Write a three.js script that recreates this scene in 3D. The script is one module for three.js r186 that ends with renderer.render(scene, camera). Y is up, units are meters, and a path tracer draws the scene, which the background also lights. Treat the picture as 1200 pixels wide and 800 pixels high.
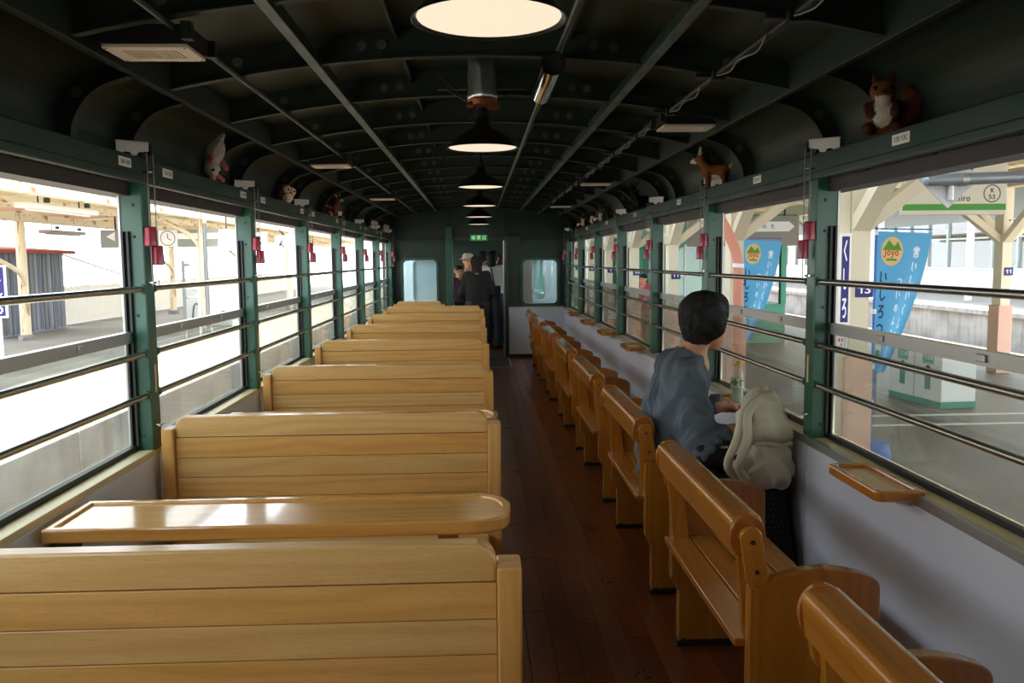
import * as THREE from 'three';
import { RoundedBoxGeometry } from 'three/addons/geometries/RoundedBoxGeometry.js';
import { mergeGeometries, mergeVertices, toCreasedNormals } from 'three/addons/utils/BufferGeometryUtils.js';
import { MarchingCubes } from 'three/addons/objects/MarchingCubes.js';
import { RectAreaLightUniformsLib } from 'three/addons/lights/RectAreaLightUniformsLib.js';

// ---------------------------------------------------------------- camera, sky, sun, exposure
RectAreaLightUniformsLib.init();
const scene = new THREE.Scene();
const camera = new THREE.PerspectiveCamera(2 * Math.atan(400 / 1010) * 180 / Math.PI, 1.5, 0.05, 300);
camera.position.set(-0.0325, 1.5, 0);
camera.rotation.set(-0.09473, -0.03963, -0.00966, 'YXZ');
const renderer = new THREE.WebGLRenderer({ antialias: true });
renderer.toneMapping = THREE.LinearToneMapping;
renderer.toneMappingExposure = 1.6;
renderer.shadowMap.enabled = true;
renderer.shadowMap.type = THREE.PCFSoftShadowMap;
{ // thin bright haze: white near the horizon, a little bluer overhead
  const w = 64, h = 32, d = new Float32Array(w * h * 4);
  for (let j = 0; j < h; j++) for (let i = 0; i < w; i++) {
    const e = Math.max(0, ((j + 0.5) / h - 0.5) * 2), k = (j * w + i) * 4, t = Math.sqrt(e);
    d[k] = 3.3 - 0.9 * t; d[k + 1] = 3.4 - 0.55 * t; d[k + 2] = 3.5 - 0.15 * t; d[k + 3] = 1;
  }
  const sky = new THREE.DataTexture(d, w, h, THREE.RGBAFormat, THREE.FloatType);
  sky.mapping = THREE.EquirectangularReflectionMapping; sky.magFilter = THREE.LinearFilter; sky.needsUpdate = true;
  scene.background = sky; scene.environment = sky;
}
const sun = new THREE.DirectionalLight(0xfff3e0, 20);
sun.position.set(3, 32, 20); sun.target.position.set(0, 0, -8);
sun.shadow.radius = 1.5; sun.shadow.mapSize.set(4096, 4096);
Object.assign(sun.shadow.camera, { left: -30, right: 30, top: 35, bottom: -35, near: 1, far: 110 });
scene.add(sun, sun.target);

// ---------------------------------------------------------------- helpers
let seed = 12345;
const rnd = () => { seed |= 0; seed = seed + 0x6D2B79F5 | 0; let t = Math.imul(seed ^ seed >>> 15, 1 | seed); t = t + Math.imul(t ^ t >>> 7, 61 | t) ^ t; return ((t ^ t >>> 14) >>> 0) / 4294967296; };
const rr = (a, b) => a + (b - a) * rnd();
const V2 = (x, y) => new THREE.Vector2(x, y), V3 = (x, y, z) => new THREE.Vector3(x, y, z);
const used = {};
function numbered(n) { const k = used[n] = (used[n] ?? -1) + 1; return k ? n + '_' + String(k).padStart(3, '0') : n; }
function part(parent, name, geo, mat, label) {
  const m = new THREE.Mesh(geo, mat); m.name = name; m.castShadow = m.receiveShadow = true;
  if (label) m.userData.label = label;
  parent.add(m); return m;
}
function parts(parent, name, geos, mat) { geos.forEach((g) => part(parent, name, g, mat)); }
function info(o, label, category, group, kind) {
  o.userData = { label, category };
  if (group) o.userData.group = group;
  if (kind) o.userData.kind = kind;
  return o;
}
function thing(name, label, category, pos = [0, 0, 0], group, kind) {
  const g = new THREE.Group(); g.name = numbered(name); g.position.set(...pos); scene.add(g);
  return info(g, label, category, group, kind);
}
function solo(name, label, category, geo, mat, pos = [0, 0, 0], group, kind) {
  const m = new THREE.Mesh(geo, mat); m.name = numbered(name); m.position.set(...pos); m.castShadow = m.receiveShadow = true; scene.add(m);
  return info(m, label, category, group, kind);
}
const struct = (name, label, category, pos) => thing(name, label, category, pos, null, 'structure');
function copyOf(o, pos, label, turn) {
  const c = o.clone(); c.name = numbered(o.name.replace(/_\d+$/, '')); c.position.set(...pos); c.userData = { ...o.userData };
  if (label) c.userData.label = label;
  if (turn !== undefined) c.rotation.y = turn;
  scene.add(c); return c;
}
// texture coordinates in metres; grain: the axis along which u runs
function uvm(g, grain = 'x', off = [0, 0]) {
  const p = g.attributes.position, n = g.attributes.normal, uv = new Float32Array(p.count * 2);
  for (let i = 0; i < p.count; i++) {
    const X = p.getX(i), Y = p.getY(i), Z = p.getZ(i), ax = Math.abs(n.getX(i)), ay = Math.abs(n.getY(i)), az = Math.abs(n.getZ(i));
    let a;
    if (ax >= ay && ax >= az) a = { y: Y, z: Z }; else if (ay >= az) a = { x: X, z: Z }; else a = { x: X, y: Y };
    const u = grain in a ? a[grain] : Object.values(a)[0], k = Object.keys(a).find((q) => q !== grain) ?? 'y';
    uv[2 * i] = u + off[0]; uv[2 * i + 1] = (grain in a ? a[k] : Object.values(a)[1]) + off[1];
  }
  g.setAttribute('uv', new THREE.BufferAttribute(uv, 2)); return g;
}
const box = (w, h, d, x = 0, y = 0, z = 0, grain = 'x') => uvm(new THREE.BoxGeometry(w, h, d).translate(x, y, z), grain);
const bx = (x0, x1, y0, y1, z0, z1, grain = 'x') => box(x1 - x0, y1 - y0, Math.abs(z1 - z0), (x0 + x1) / 2, (y0 + y1) / 2, (z0 + z1) / 2, grain);
const rbox = (w, h, d, r = 0.004, x = 0, y = 0, z = 0, grain = 'x', off) => uvm(new RoundedBoxGeometry(w, h, d, 1, r).translate(x, y, z), grain, off);
const rbx = (x0, x1, y0, y1, z0, z1, r = 0.004, grain = 'x', off) => rbox(x1 - x0, y1 - y0, Math.abs(z1 - z0), r, (x0 + x1) / 2, (y0 + y1) / 2, (z0 + z1) / 2, grain, off);
const cyl = (r0, r1, h, n = 16, x = 0, y = 0, z = 0) => new THREE.CylinderGeometry(r0, r1, h, n).translate(x, y, z);
function rod(a, b, r, n = 10, r2 = r) { // round bar from a to b
  const A = V3(...a), B = V3(...b), L = A.distanceTo(B), g = new THREE.CylinderGeometry(r2, r, L, n);
  g.applyQuaternion(new THREE.Quaternion().setFromUnitVectors(V3(0, 1, 0), B.clone().sub(A).normalize()));
  return g.translate((A.x + B.x) / 2, (A.y + B.y) / 2, (A.z + B.z) / 2);
}
function bar(a, b, w, h, up = [0, 1, 0]) { // square bar from a to b
  const A = V3(...a), B = V3(...b), L = A.distanceTo(B), z = B.clone().sub(A).normalize(), x = V3(...up).cross(z).normalize(), y = z.clone().cross(x);
  const g = uvm(new THREE.BoxGeometry(w, h, L), 'z'); g.applyMatrix4(new THREE.Matrix4().makeBasis(x, y, z));
  return g.translate((A.x + B.x) / 2, (A.y + B.y) / 2, (A.z + B.z) / 2);
}
const tube = (pts, r, seg = 24, n = 8, closed = false) => new THREE.TubeGeometry(new THREE.CatmullRomCurve3(pts.map((p) => V3(...p)), closed, 'catmullrom', 0.5), seg, r, n, closed);
const shape = (pts) => new THREE.Shape(pts.map((p) => V2(...p)));
function extr(sh, depth, bevel = 0, seg = 1, curve = 8) { // centred on z
  const g = new THREE.ExtrudeGeometry(sh, { depth: depth - 2 * bevel, bevelEnabled: bevel > 0, bevelSize: bevel, bevelThickness: bevel, bevelOffset: -bevel, bevelSegments: seg, curveSegments: curve });
  return g.translate(0, 0, -(depth - 2 * bevel) / 2);
}
const lathe = (pts, n = 32) => new THREE.LatheGeometry(pts.map((p) => V2(...p)), n);
const merge = (list) => { const l = list.map((g) => { const q = g.index ? g.toNonIndexed() : g.clone(); for (const k of Object.keys(q.attributes)) if (!['position', 'normal', 'uv'].includes(k)) q.deleteAttribute(k); if (!q.attributes.uv) q.setAttribute('uv', new THREE.BufferAttribute(new Float32Array(q.attributes.position.count * 2), 2)); return q; }); return mergeGeometries(l); };
// rounded rectangle path
function rrect(x0, x1, y0, y1, r, S = THREE.Shape) {
  const [a, b, c, d] = Array.isArray(r) ? r : [r, r, r, r], s = new S(); // a: lower left, b: lower right, c: upper right, d: upper left
  s.moveTo(x0 + a, y0); s.lineTo(x1 - b, y0); if (b) s.absarc(x1 - b, y0 + b, b, -Math.PI / 2, 0);
  s.lineTo(x1, y1 - c); if (c) s.absarc(x1 - c, y1 - c, c, 0, Math.PI / 2);
  s.lineTo(x0 + d, y1); if (d) s.absarc(x0 + d, y1 - d, d, Math.PI / 2, Math.PI);
  s.lineTo(x0, y0 + a); if (a) s.absarc(x0 + a, y0 + a, a, Math.PI, Math.PI * 1.5);
  return s;
}
// ---------------------------------------------------------------- noise and textures
const H2 = (x, y, s) => { let h = Math.imul(x, 374761393) + Math.imul(y, 668265263) + Math.imul(s, 974634777) | 0; h = Math.imul(h ^ h >>> 13, 1274126177); return ((h ^ h >>> 16) >>> 0) / 4294967296; };
function vn(u, v, nx, ny, s) { // tiling value noise, u and v in 0..1
  const x = u * nx, y = v * ny, i = Math.floor(x), j = Math.floor(y), f = x - i, g = y - j, a = f * f * (3 - 2 * f), b = g * g * (3 - 2 * g);
  const m = (p, n) => ((p % n) + n) % n, q = (p, r) => H2(m(p, nx), m(r, ny), s);
  return (q(i, j) * (1 - a) + q(i + 1, j) * a) * (1 - b) + (q(i, j + 1) * (1 - a) + q(i + 1, j + 1) * a) * b;
}
const fbm = (u, v, nx, ny, s, o = 4) => { let t = 0, w = 0.5, k = 0; for (let i = 0; i < o; i++) { t += w * vn(u, v, nx << i, ny << i, s + i); k += w; w *= 0.5; } return t / k; };
const lerp = (a, b, t) => a + (b - a) * t, mix = (a, b, t) => [lerp(a[0], b[0], t), lerp(a[1], b[1], t), lerp(a[2], b[2], t)], sat = (x) => Math.min(1, Math.max(0, x));
function tex(w, h, fn, mw = 1, mh = 1, srgb = true) { // mw, mh: size in metres
  const d = new Uint8Array(w * h * 4);
  for (let j = 0; j < h; j++) for (let i = 0; i < w; i++) { const c = fn((i + 0.5) / w, (j + 0.5) / h), k = (j * w + i) * 4; for (let m = 0; m < 3; m++) d[k + m] = Math.round(255 * sat(Array.isArray(c) ? c[m] : c)); d[k + 3] = 255; }
  const t = new THREE.DataTexture(d, w, h, THREE.RGBAFormat); t.wrapS = t.wrapT = THREE.RepeatWrapping; t.magFilter = THREE.LinearFilter; t.minFilter = THREE.LinearMipmapLinearFilter; t.generateMipmaps = true;
  t.repeat.set(1 / mw, 1 / mh); if (srgb) t.colorSpace = THREE.SRGBColorSpace; t.needsUpdate = true; return t;
}
const hex = (h) => [(h >> 16 & 255) / 255, (h >> 8 & 255) / 255, (h & 255) / 255];
const wood = (dark, mid, light, s) => (u, v) => {
  const big = fbm(u, v, 2, 6, s, 3), ring = 0.5 + 0.5 * Math.sin(6.283 * (v * 10 + 3.2 * fbm(u, v, 2, 4, s + 9, 3))), fib = vn(u, v, 24, 320, s + 20), pore = vn(u, v, 90, 256, s + 30);
  let c = mix(hex(mid), hex(light), sat(big * 1.5 - 0.3)); c = mix(c, hex(dark), 0.2 * ring * ring + 0.16 * fib);
  return pore > 0.8 ? mix(c, hex(dark), 0.14) : c;
};
const tOak = tex(1024, 512, wood(0xb07a36, 0xdaaa64, 0xe9c284, 3), 1.7, 0.55);
const tFloor = tex(1024, 512, wood(0x4a220f, 0x6b3517, 0x80441f, 51), 1.5, 0.4);
const tRough = tex(256, 256, (u, v) => 0.62 + 0.38 * fbm(u, v, 6, 6, 77, 4), 0.6, 0.6, false);
const tConc = tex(512, 512, (u, v) => { const n = fbm(u, v, 4, 4, 91, 5), drip = Math.pow(fbm(u, v, 24, 2, 97, 3), 2.2), spot = vn(u, v, 9, 9, 95) > 0.86 ? 0.1 : 0; return mix([0.66, 0.655, 0.64], [0.42, 0.41, 0.395], sat(n * 0.9 + drip * 0.75 - 0.25 + spot)); }, 3.2, 1.6);
const tAsph = tex(512, 512, (u, v) => { const n = fbm(u, v, 5, 5, 131, 5), f = vn(u, v, 200, 200, 133); return mix([0.5, 0.49, 0.47], [0.62, 0.61, 0.58], sat(n * 1.3 - 0.2 + 0.25 * (f - 0.5))); }, 4, 4);
const tCream = tex(512, 256, (u, v) => { const r = fbm(u, v, 14, 8, 151, 5), s2 = fbm(u, v, 5, 3, 155, 3); return mix([0.89, 0.83, 0.71], [0.52, 0.31, 0.17], sat((r - 0.62) * 5) * sat(s2 * 3 - 0.9)); }, 2.5, 1.2);
const tWeather = tex(256, 512, (u, v) => { const n = fbm(u, v, 26, 2, 171, 4), b = fbm(u, v, 6, 3, 175, 3); return mix([0.36, 0.38, 0.42], [0.62, 0.64, 0.67], sat(n * 1.5 - 0.35 + 0.3 * b)); }, 1, 2);
const tCloth = tex(256, 256, (u, v) => 0.35 + 0.5 * vn(u, v, 128, 128, 191) + 0.15 * fbm(u, v, 8, 8, 195, 3), 0.12, 0.12, false);
const tFur = tex(256, 256, (u, v) => fbm(u, v, 40, 40, 201, 3), 0.12, 0.12, false);
function canvasTex(w, h, draw) { const c = document.createElement('canvas'); c.width = w; c.height = h; draw(c.getContext('2d'), w, h); const t = new THREE.CanvasTexture(c); t.colorSpace = THREE.SRGBColorSpace; return t; }

// ---------------------------------------------------------------- materials
const std = (color, roughness = 0.6, o = {}) => new THREE.MeshStandardMaterial({ color, roughness, ...o });
const phy = (color, roughness = 0.4, o = {}) => new THREE.MeshPhysicalMaterial({ color, roughness, ...o });
const M = {
  oak: phy(0xffffff, 0.3, { map: tOak, clearcoat: 0.35, clearcoatRoughness: 0.16 }),
  oakPale: phy(0xfff2dc, 0.34, { map: tOak, clearcoat: 0.3, clearcoatRoughness: 0.2 }),
  oakWarm: phy(0xd0a765, 0.26, { map: tOak, clearcoat: 0.7, clearcoatRoughness: 0.1 }),
  oakRim: phy(0xbd8a4e, 0.24, { map: tOak, clearcoat: 0.5, clearcoatRoughness: 0.1 }),
  oakTable: phy(0xfdebcb, 0.22, { map: tOak, clearcoat: 0.8, clearcoatRoughness: 0.07 }),
  floor: [0xffffff, 0xf0e4dc, 0xfff4ea, 0xe6d9d0].map((c) => phy(c, 0.3, { map: tFloor, clearcoat: 0.22, clearcoatRoughness: 0.16 })),
  sub: std(0x2a1a12, 0.9),
  green: std(0x2b5f4d, 0.4, { roughnessMap: tRough }),
  greenDark: std(0x263b32, 0.46, { roughnessMap: tRough }),
  roof: std(0x233229, 0.55),
  roofPlate: std(0x30382c, 0.6),
  disc: std(0x4c5748, 0.6),
  brown: std(0x2a201a, 0.55),
  rubber: std(0x17191a, 0.7),
  steel: std(0xb9bbb8, 0.24, { metalness: 1 }),
  alu: std(0xb8b9b7, 0.42, { metalness: 0.9 }),
  iron: std(0x3b3d3c, 0.5, { metalness: 0.7 }),
  panel: phy(0xd8dde8, 0.4),
  sillCream: phy(0xd9c79c, 0.4),
  glass: phy(0xffffff, 0.0, { transmission: 1, thickness: 0, ior: 1.45 }),
  glassDirty: phy(0xeef0ec, 0.06, { transmission: 0.94, thickness: 0, ior: 1.45 }),
  white: std(0xe8e8e4, 0.5),
  cream: std(0xffffff, 0.6, { map: tCream }),
  creamClean: std(0xdcd3b8, 0.6),
  pink: std(0xd9b09a, 0.7),
  conc: std(0xe9edf2, 0.9, { map: tConc }),
  asph: std(0xffffff, 0.9, { map: tAsph }),
  red: phy(0x951532, 0.35, { clearcoat: 0.3 }),
  cord: std(0x9b9890, 0.6),
  black: std(0x101010, 0.6),
};
// ================================================================ the railway car
const P = 1.592, zc = (k) => -3.406 - P * k, ZF = -13.22, ZB = 2.2, W = 1.30, KP = [-3, -2, -1, 0, 1, 2, 3, 4, 5, 6];
const ordinal = (n) => ['first', 'second', 'third', 'fourth', 'fifth', 'sixth', 'seventh', 'eighth', 'ninth', 'tenth', 'eleventh'][n];
const archY = (x) => 2.278 - 0.089 * x * x;
// ---- floor: the planks of the aisle are pieces of their own
{
  const f = struct('floor', 'dark red-brown glossy plank floor of the railway car', 'floor');
  part(f, 'subfloor', bx(-1.42, 1.42, -0.1, -0.012, ZF, ZB), M.sub);
  const pw = 0.098, L = 1.22, geos = [0, 1, 2, 3].map((i) => rbox(pw - 0.0012, 0.012, L - 0.0015, 0.0015, 0, -0.006, 0, 'z', [i * 0.37, i * 0.29])), rest = [];
  for (let i = 0; i < 29; i++) {
    const x = -1.3725 + pw * i, aisle = x > -0.1 && x < 1.0;
    for (let z = 2.2 - (i * 0.43) % 1; z > ZF; z -= L) {
      const z0 = Math.max(z - L, ZF), g = geos[Math.floor(rnd() * 4)], full = z - L > ZF;
      if (aisle && z < 0.6) { const m = part(f, 'plank', full ? g : rbx(x - pw / 2 + 0.0006, x + pw / 2 - 0.0006, -0.012, 0, z0, z - 0.0015, 0.0015, 'z'), M.floor[Math.floor(rnd() * 4)]); if (full) m.position.set(x, 0, z - L / 2); }
      else rest.push(rbx(x - pw / 2 + 0.0006, x + pw / 2 - 0.0006, -0.012, 0, z0, z - 0.0015, 0.0015, 'z'));
    }
  }
  part(f, 'planks_under_benches', merge(rest), M.floor[0]).userData.kind = 'stuff';
}
// ---- lower walls
for (const s of [-1, 1]) {
  const w = struct(s < 0 ? 'wall_left' : 'wall_right', s < 0 ? 'pale panelled lower side wall below the windows beside the long tables' : 'white panelled lower side wall below the tray shelves', 'wall');
  const a = [W * s, 1.42 * s].sort((p, q) => p - q);
  for (let k = -4; k < 7; k++) {
    const z0 = k < -3 ? ZB : zc(k), z1 = k === 6 ? ZF : zc(k + 1);
    part(w, 'panel', rbx(a[0], a[1], 0, 0.752, z1 + 0.0015, z0 - 0.0015, 0.002, 'z'), M.panel);
  }
  part(w, 'rear_panel', bx(a[0], a[1], 0.752, 1.82, zc(-3), ZB), M.greenDark);
  part(w, 'baseboard', bx(...(s < 0 ? [-1.3, -1.288] : [1.288, 1.3]), 0, 0.07, ZF, ZB), M.brown);
  part(w, 'front_corner', bx(a[0], a[1], 0.752, 1.82, ZF, zc(6)), M.greenDark);
}
// ---- window posts
const postProto = {};
for (const s of [-1, 1]) KP.forEach((k) => {
  const n = ordinal(6 - k), g = struct('window_post', `green steel window post, ${n} from the end wall, ${s < 0 ? 'beside the long tables' : 'above the tray shelves'}`, 'post', [0, 0, zc(k)]);
  const A = (x0, x1) => (s < 0 ? [-x1, -x0] : [x0, x1]);
  if (!postProto[s]) postProto[s] = {
    body: rbx(...A(1.30, 1.392), 0.765, 1.84, -0.0445, 0.0445, 0.006, 'y'),
    guide: merge([bx(...A(1.352, 1.36), 0.78, 1.62, 0.0445, 0.062, 'y'), bx(...A(1.372, 1.38), 0.78, 1.62, 0.0445, 0.062, 'y')]), slot: bx(...A(1.36, 1.372), 0.78, 1.62, 0.0445, 0.048, 'y'),
    strip: bx(...A(1.384, 1.392), 0.775, 1.80, 0.0445, 0.05, 'y'), foot: bx(...A(1.352, 1.40), 0.775, 1.80, -0.062, -0.0445, 'y'), stud: new THREE.SphereGeometry(0.006, 8, 6),
    plate: rbox(0.004, 0.11, 0.016, 0.0015, s * 1.298, 0, 0.0),
  };
  const q = postProto[s];
  part(g, 'post', q.body, M.green); part(g, 'sash_guide', q.guide, M.iron); part(g, 'guide_slot', q.slot, M.rubber); part(g, 'frame_strip', q.strip, M.alu); part(g, 'rear_guide', q.foot, M.iron);
  part(g, 'brass_plate', q.plate, M.sillCream).position.y = 1.05;
  for (const y of [0.83, 1.3, 1.6, 1.72]) part(g, 'bolt', q.stud, M.green).position.set(s * 1.335, y, 0.045);
});
// ---- windows: sill, sash bar, lower pane, three round rails
{
  const L = P - 0.09, geo = {};
  for (const s of [-1, 1]) {
    const A = (x0, x1) => (s < 0 ? [-x1, -x0] : [x0, x1]), h = L / 2;
    geo[s] = {
      pane: bx(...A(1.374, 1.378), 0.78, 1.20, -h, h), sash: merge([bx(...A(1.358, 1.384), 1.195, 1.238, -h, h, 'z')]), lowbar: bx(...A(1.36, 1.384), 0.775, 0.795, -h, h, 'z'),
      rail: rod([s * 1.315, 0, -h - 0.012], [s * 1.315, 0, h + 0.012], 0.0125, 14), ferrule: merge([rod([s * 1.315, 0, -h], [s * 1.315, 0, -h + 0.02], 0.018, 14), rod([s * 1.315, 0, h - 0.02], [s * 1.315, 0, h], 0.018, 14)]),
      sill: rbx(...A(1.30, 1.43), 0.752, 0.775, -h - 0.045, h + 0.045, 0.003, 'z'), edge: rbx(...A(1.292, 1.312), 0.742, 0.776, -h - 0.045, h + 0.045, 0.002, 'z'), seal: bx(...A(1.384, 1.40), 0.775, 0.788, -h, h, 'z'),
      screw: cyl(0.004, 0.004, 0.003, 8),
      head: bx(...A(1.345, 1.43), 1.755, 1.83, -h - 0.045, h + 0.045, 'z'), clip: bx(...A(1.335, 1.345), 1.80, 1.812, -0.05, 0.05, 'z'), latch: rbx(...A(1.350, 1.358), 1.206, 1.228, -0.022, 0.022, 0.003),
    };
    for (let k = -3; k < 6; k++) {
      const n = ordinal(5 - k), g = struct('window_' + (s < 0 ? k + 4 : k + 13), `half-open train window, ${n} from the end wall, ${s < 0 ? 'beside the long tables' : 'above the tray shelves'}`, 'window', [0, 0, (zc(k) + zc(k + 1)) / 2]), q = geo[s];
      part(g, 'pane', q.pane, M.glassDirty); part(g, 'sash_bar', q.sash, M.alu); part(g, 'sash_bottom', q.lowbar, M.iron); part(g, 'seal', q.seal, M.rubber);
      for (const y of [1.401, 1.152, 0.99]) { const r = part(g, 'rail', q.rail, M.steel); r.position.y = y; part(r, 'ferrule', q.ferrule, M.green); }
      part(g, 'sill', q.sill, M.sillCream); if (s > 0) part(g, 'edge_strip', q.edge, M.alu);
      part(g, 'head_board', q.head, M.brown); for (const z of [-0.45, 0, 0.45]) part(g, 'clip', q.clip, M.iron).position.z = z;
      for (const z of [-0.3, 0.3]) part(g, 'latch', q.latch, M.alu).position.z = z;
    }
  }
}
// ---- headers above the windows
for (const s of [-1, 1]) {
  const g = struct('trim_' + (s < 0 ? 1 : 2), `dark green steel header ledge above the windows ${s < 0 ? 'beside the long tables' : 'over the tray shelves'}`, 'ledge'), A = (x0, x1) => (s < 0 ? [-x1, -x0] : [x0, x1]);
  part(g, 'beam', rbx(...A(1.302, 1.47), 1.82, 1.90, ZF, ZB, 0.006, 'z'), M.greenDark);
  part(g, 'lip', rbx(...A(1.288, 1.32), 1.80, 1.832, ZF, ZB, 0.006, 'z'), M.greenDark);
  part(g, 'back', bx(...A(1.43, 1.47), 1.76, 1.83, ZF, ZB, 'z'), M.brown);
}
// ---- ceiling
{
  const c = struct('ceiling', 'dark green arched steel ceiling with ribs, coves and pipes', 'ceiling'), N = 24, X = (i) => -1.2 + 2.4 * i / N;
  const arcShape = (lo, hi, x0 = -1.2, x1 = 1.2) => { const p = []; for (let i = 0; i <= N; i++) { const x = lerp(x0, x1, i / N); p.push([x, archY(x) + lo]); } for (let i = N; i >= 0; i--) { const x = lerp(x0, x1, i / N); p.push([x, archY(x) + hi]); } return shape(p); };
  const zs = []; for (let z = zc(0) + 7 * P / 2; z > ZF + 0.1; z -= P / 2) zs.push(z);
  const rib = merge([extr(arcShape(0.004, 0.125), 0.008), extr(arcShape(-0.003, 0.004), 0.034).translate(0, 0, 0.013)]);
  const disc = rod([0, 0, 0], [0, 0, 0.012], 0.019, 14);
  for (const z of zs) {
    const r = part(c, 'rib', rib, M.roof); r.position.z = z;
    for (const x of [-0.46, -0.385, 0.43, 0.505, -0.93, 0.95]) part(r, 'rivet_disc', disc, M.disc).position.set(x, archY(x) + 0.055, 0.004);
  }
  const edges = [ZB, ...zs, ZF];
  for (let i = 0; i + 1 < edges.length; i++) {
    const d = edges[i] - edges[i + 1]; if (d < 0.02) continue; const zm = (edges[i] + edges[i + 1]) / 2;
    part(c, 'roof_panel', extr(arcShape(0.105, 0.13, -1.22, -0.33), d), M.roofPlate).position.z = zm;
    part(c, 'roof_panel', extr(arcShape(0.105, 0.13, 0.33, 1.22), d), M.roofPlate).position.z = zm;
    part(c, 'crown_panel', extr(arcShape(0.125, 0.16, -0.36, 0.36), d), M.roof).position.z = zm;
    for (const x of [-0.33, 0.33]) part(c, 'crown_strip', bx(x - 0.006, x + 0.006, archY(x) + 0.07, archY(x) + 0.14, zm - d / 2, zm + d / 2, 'z'), M.roof);
  }
  const zz = [ZF, ZB];
  for (const x of [-0.63, 0.63]) part(c, 'long_beam', rbx(x - 0.02, x + 0.02, archY(x) - 0.014, archY(x) + 0.03, ...zz, 0.003, 'z'), M.greenDark);
  for (const x of [-1.2, 1.2]) part(c, 'corner_angle', rbx(x - 0.012, x + 0.02, 2.135, 2.275, ...zz, 0.004, 'z'), M.roof);
  // coves between header and corner angle
  const outer = [[1.455, 1.895], [1.455, 1.99], [1.435, 2.05], [1.395, 2.10], [1.33, 2.145], [1.2, 2.175]], inner = [[1.402, 1.90], [1.392, 1.975], [1.365, 2.03], [1.325, 2.075], [1.275, 2.105], [1.2, 2.128]];
  const smooth = (p) => new THREE.SplineCurve(p.map((q) => V2(...q))).getPoints(16).map((q) => [q.x, q.y]);
  const flip = (p, s) => p.map(([x, y]) => [x * s, y]);
  const strip = (p, t) => [...p, ...p.slice().reverse().map(([x, y], i) => [x + t, y + t])];
  const L = ZB - ZF;
  for (const s of [-1, 1]) {
    const oc = smooth(outer), ic = smooth(inner);
    part(c, 'cove_panel', extr(shape(flip(strip(oc, 0.02), s)), L).translate(0, 0, (ZF + ZB) / 2), M.roof);
    const web = extr(shape(flip([...ic, ...oc.slice().reverse()], s)), 0.012), inn = ic.map(([x, y]) => [x, y]), fl = extr(shape(flip(strip(inn, -0.005), s)), 0.045).translate(0, 0, 0.016), arch = merge([web, fl]), knob = rod([0, 0, 0], [0, 0, 0.01], 0.02, 14);
    for (const k of KP) for (const dz of [0.356, -0.154]) { const a = part(c, 'cove_rib', arch, M.roof); a.position.z = zc(k) + dz; part(a, 'rivet_disc', knob, M.disc).position.set(s * 1.375, 2.078, 0.006); }
  }
  // conduits
  part(c, 'conduit', rod([0.275, 2.25, ZF], [0.275, 2.25, ZB], 0.012, 10), M.greenDark);
  part(c, 'conduit', rod([-0.912, 2.188, ZF], [-0.912, 2.188, ZB], 0.010, 10), M.greenDark);
  part(c, 'conduit', rod([0.885, 2.19, ZF], [0.885, 2.19, ZB], 0.014, 10), M.iron);
  for (const z of zs) { const t = part(c, 'cable_loop', tube([[0.87, 2.182, z + 0.1], [0.888, 2.168, z + 0.25], [0.875, 2.176, z + 0.4], [0.89, 2.168, z + 0.55], [0.87, 2.182, z + 0.7]], 0.003, 16, 5), M.cord); part(t, 'clamp', merge([bx(0.862, 0.908, 2.165, 2.2, z + 0.1, z + 0.13), bx(0.81, 0.87, 2.185, 2.20, z + 0.02, z + 0.08)]), M.iron); }
}
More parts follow.
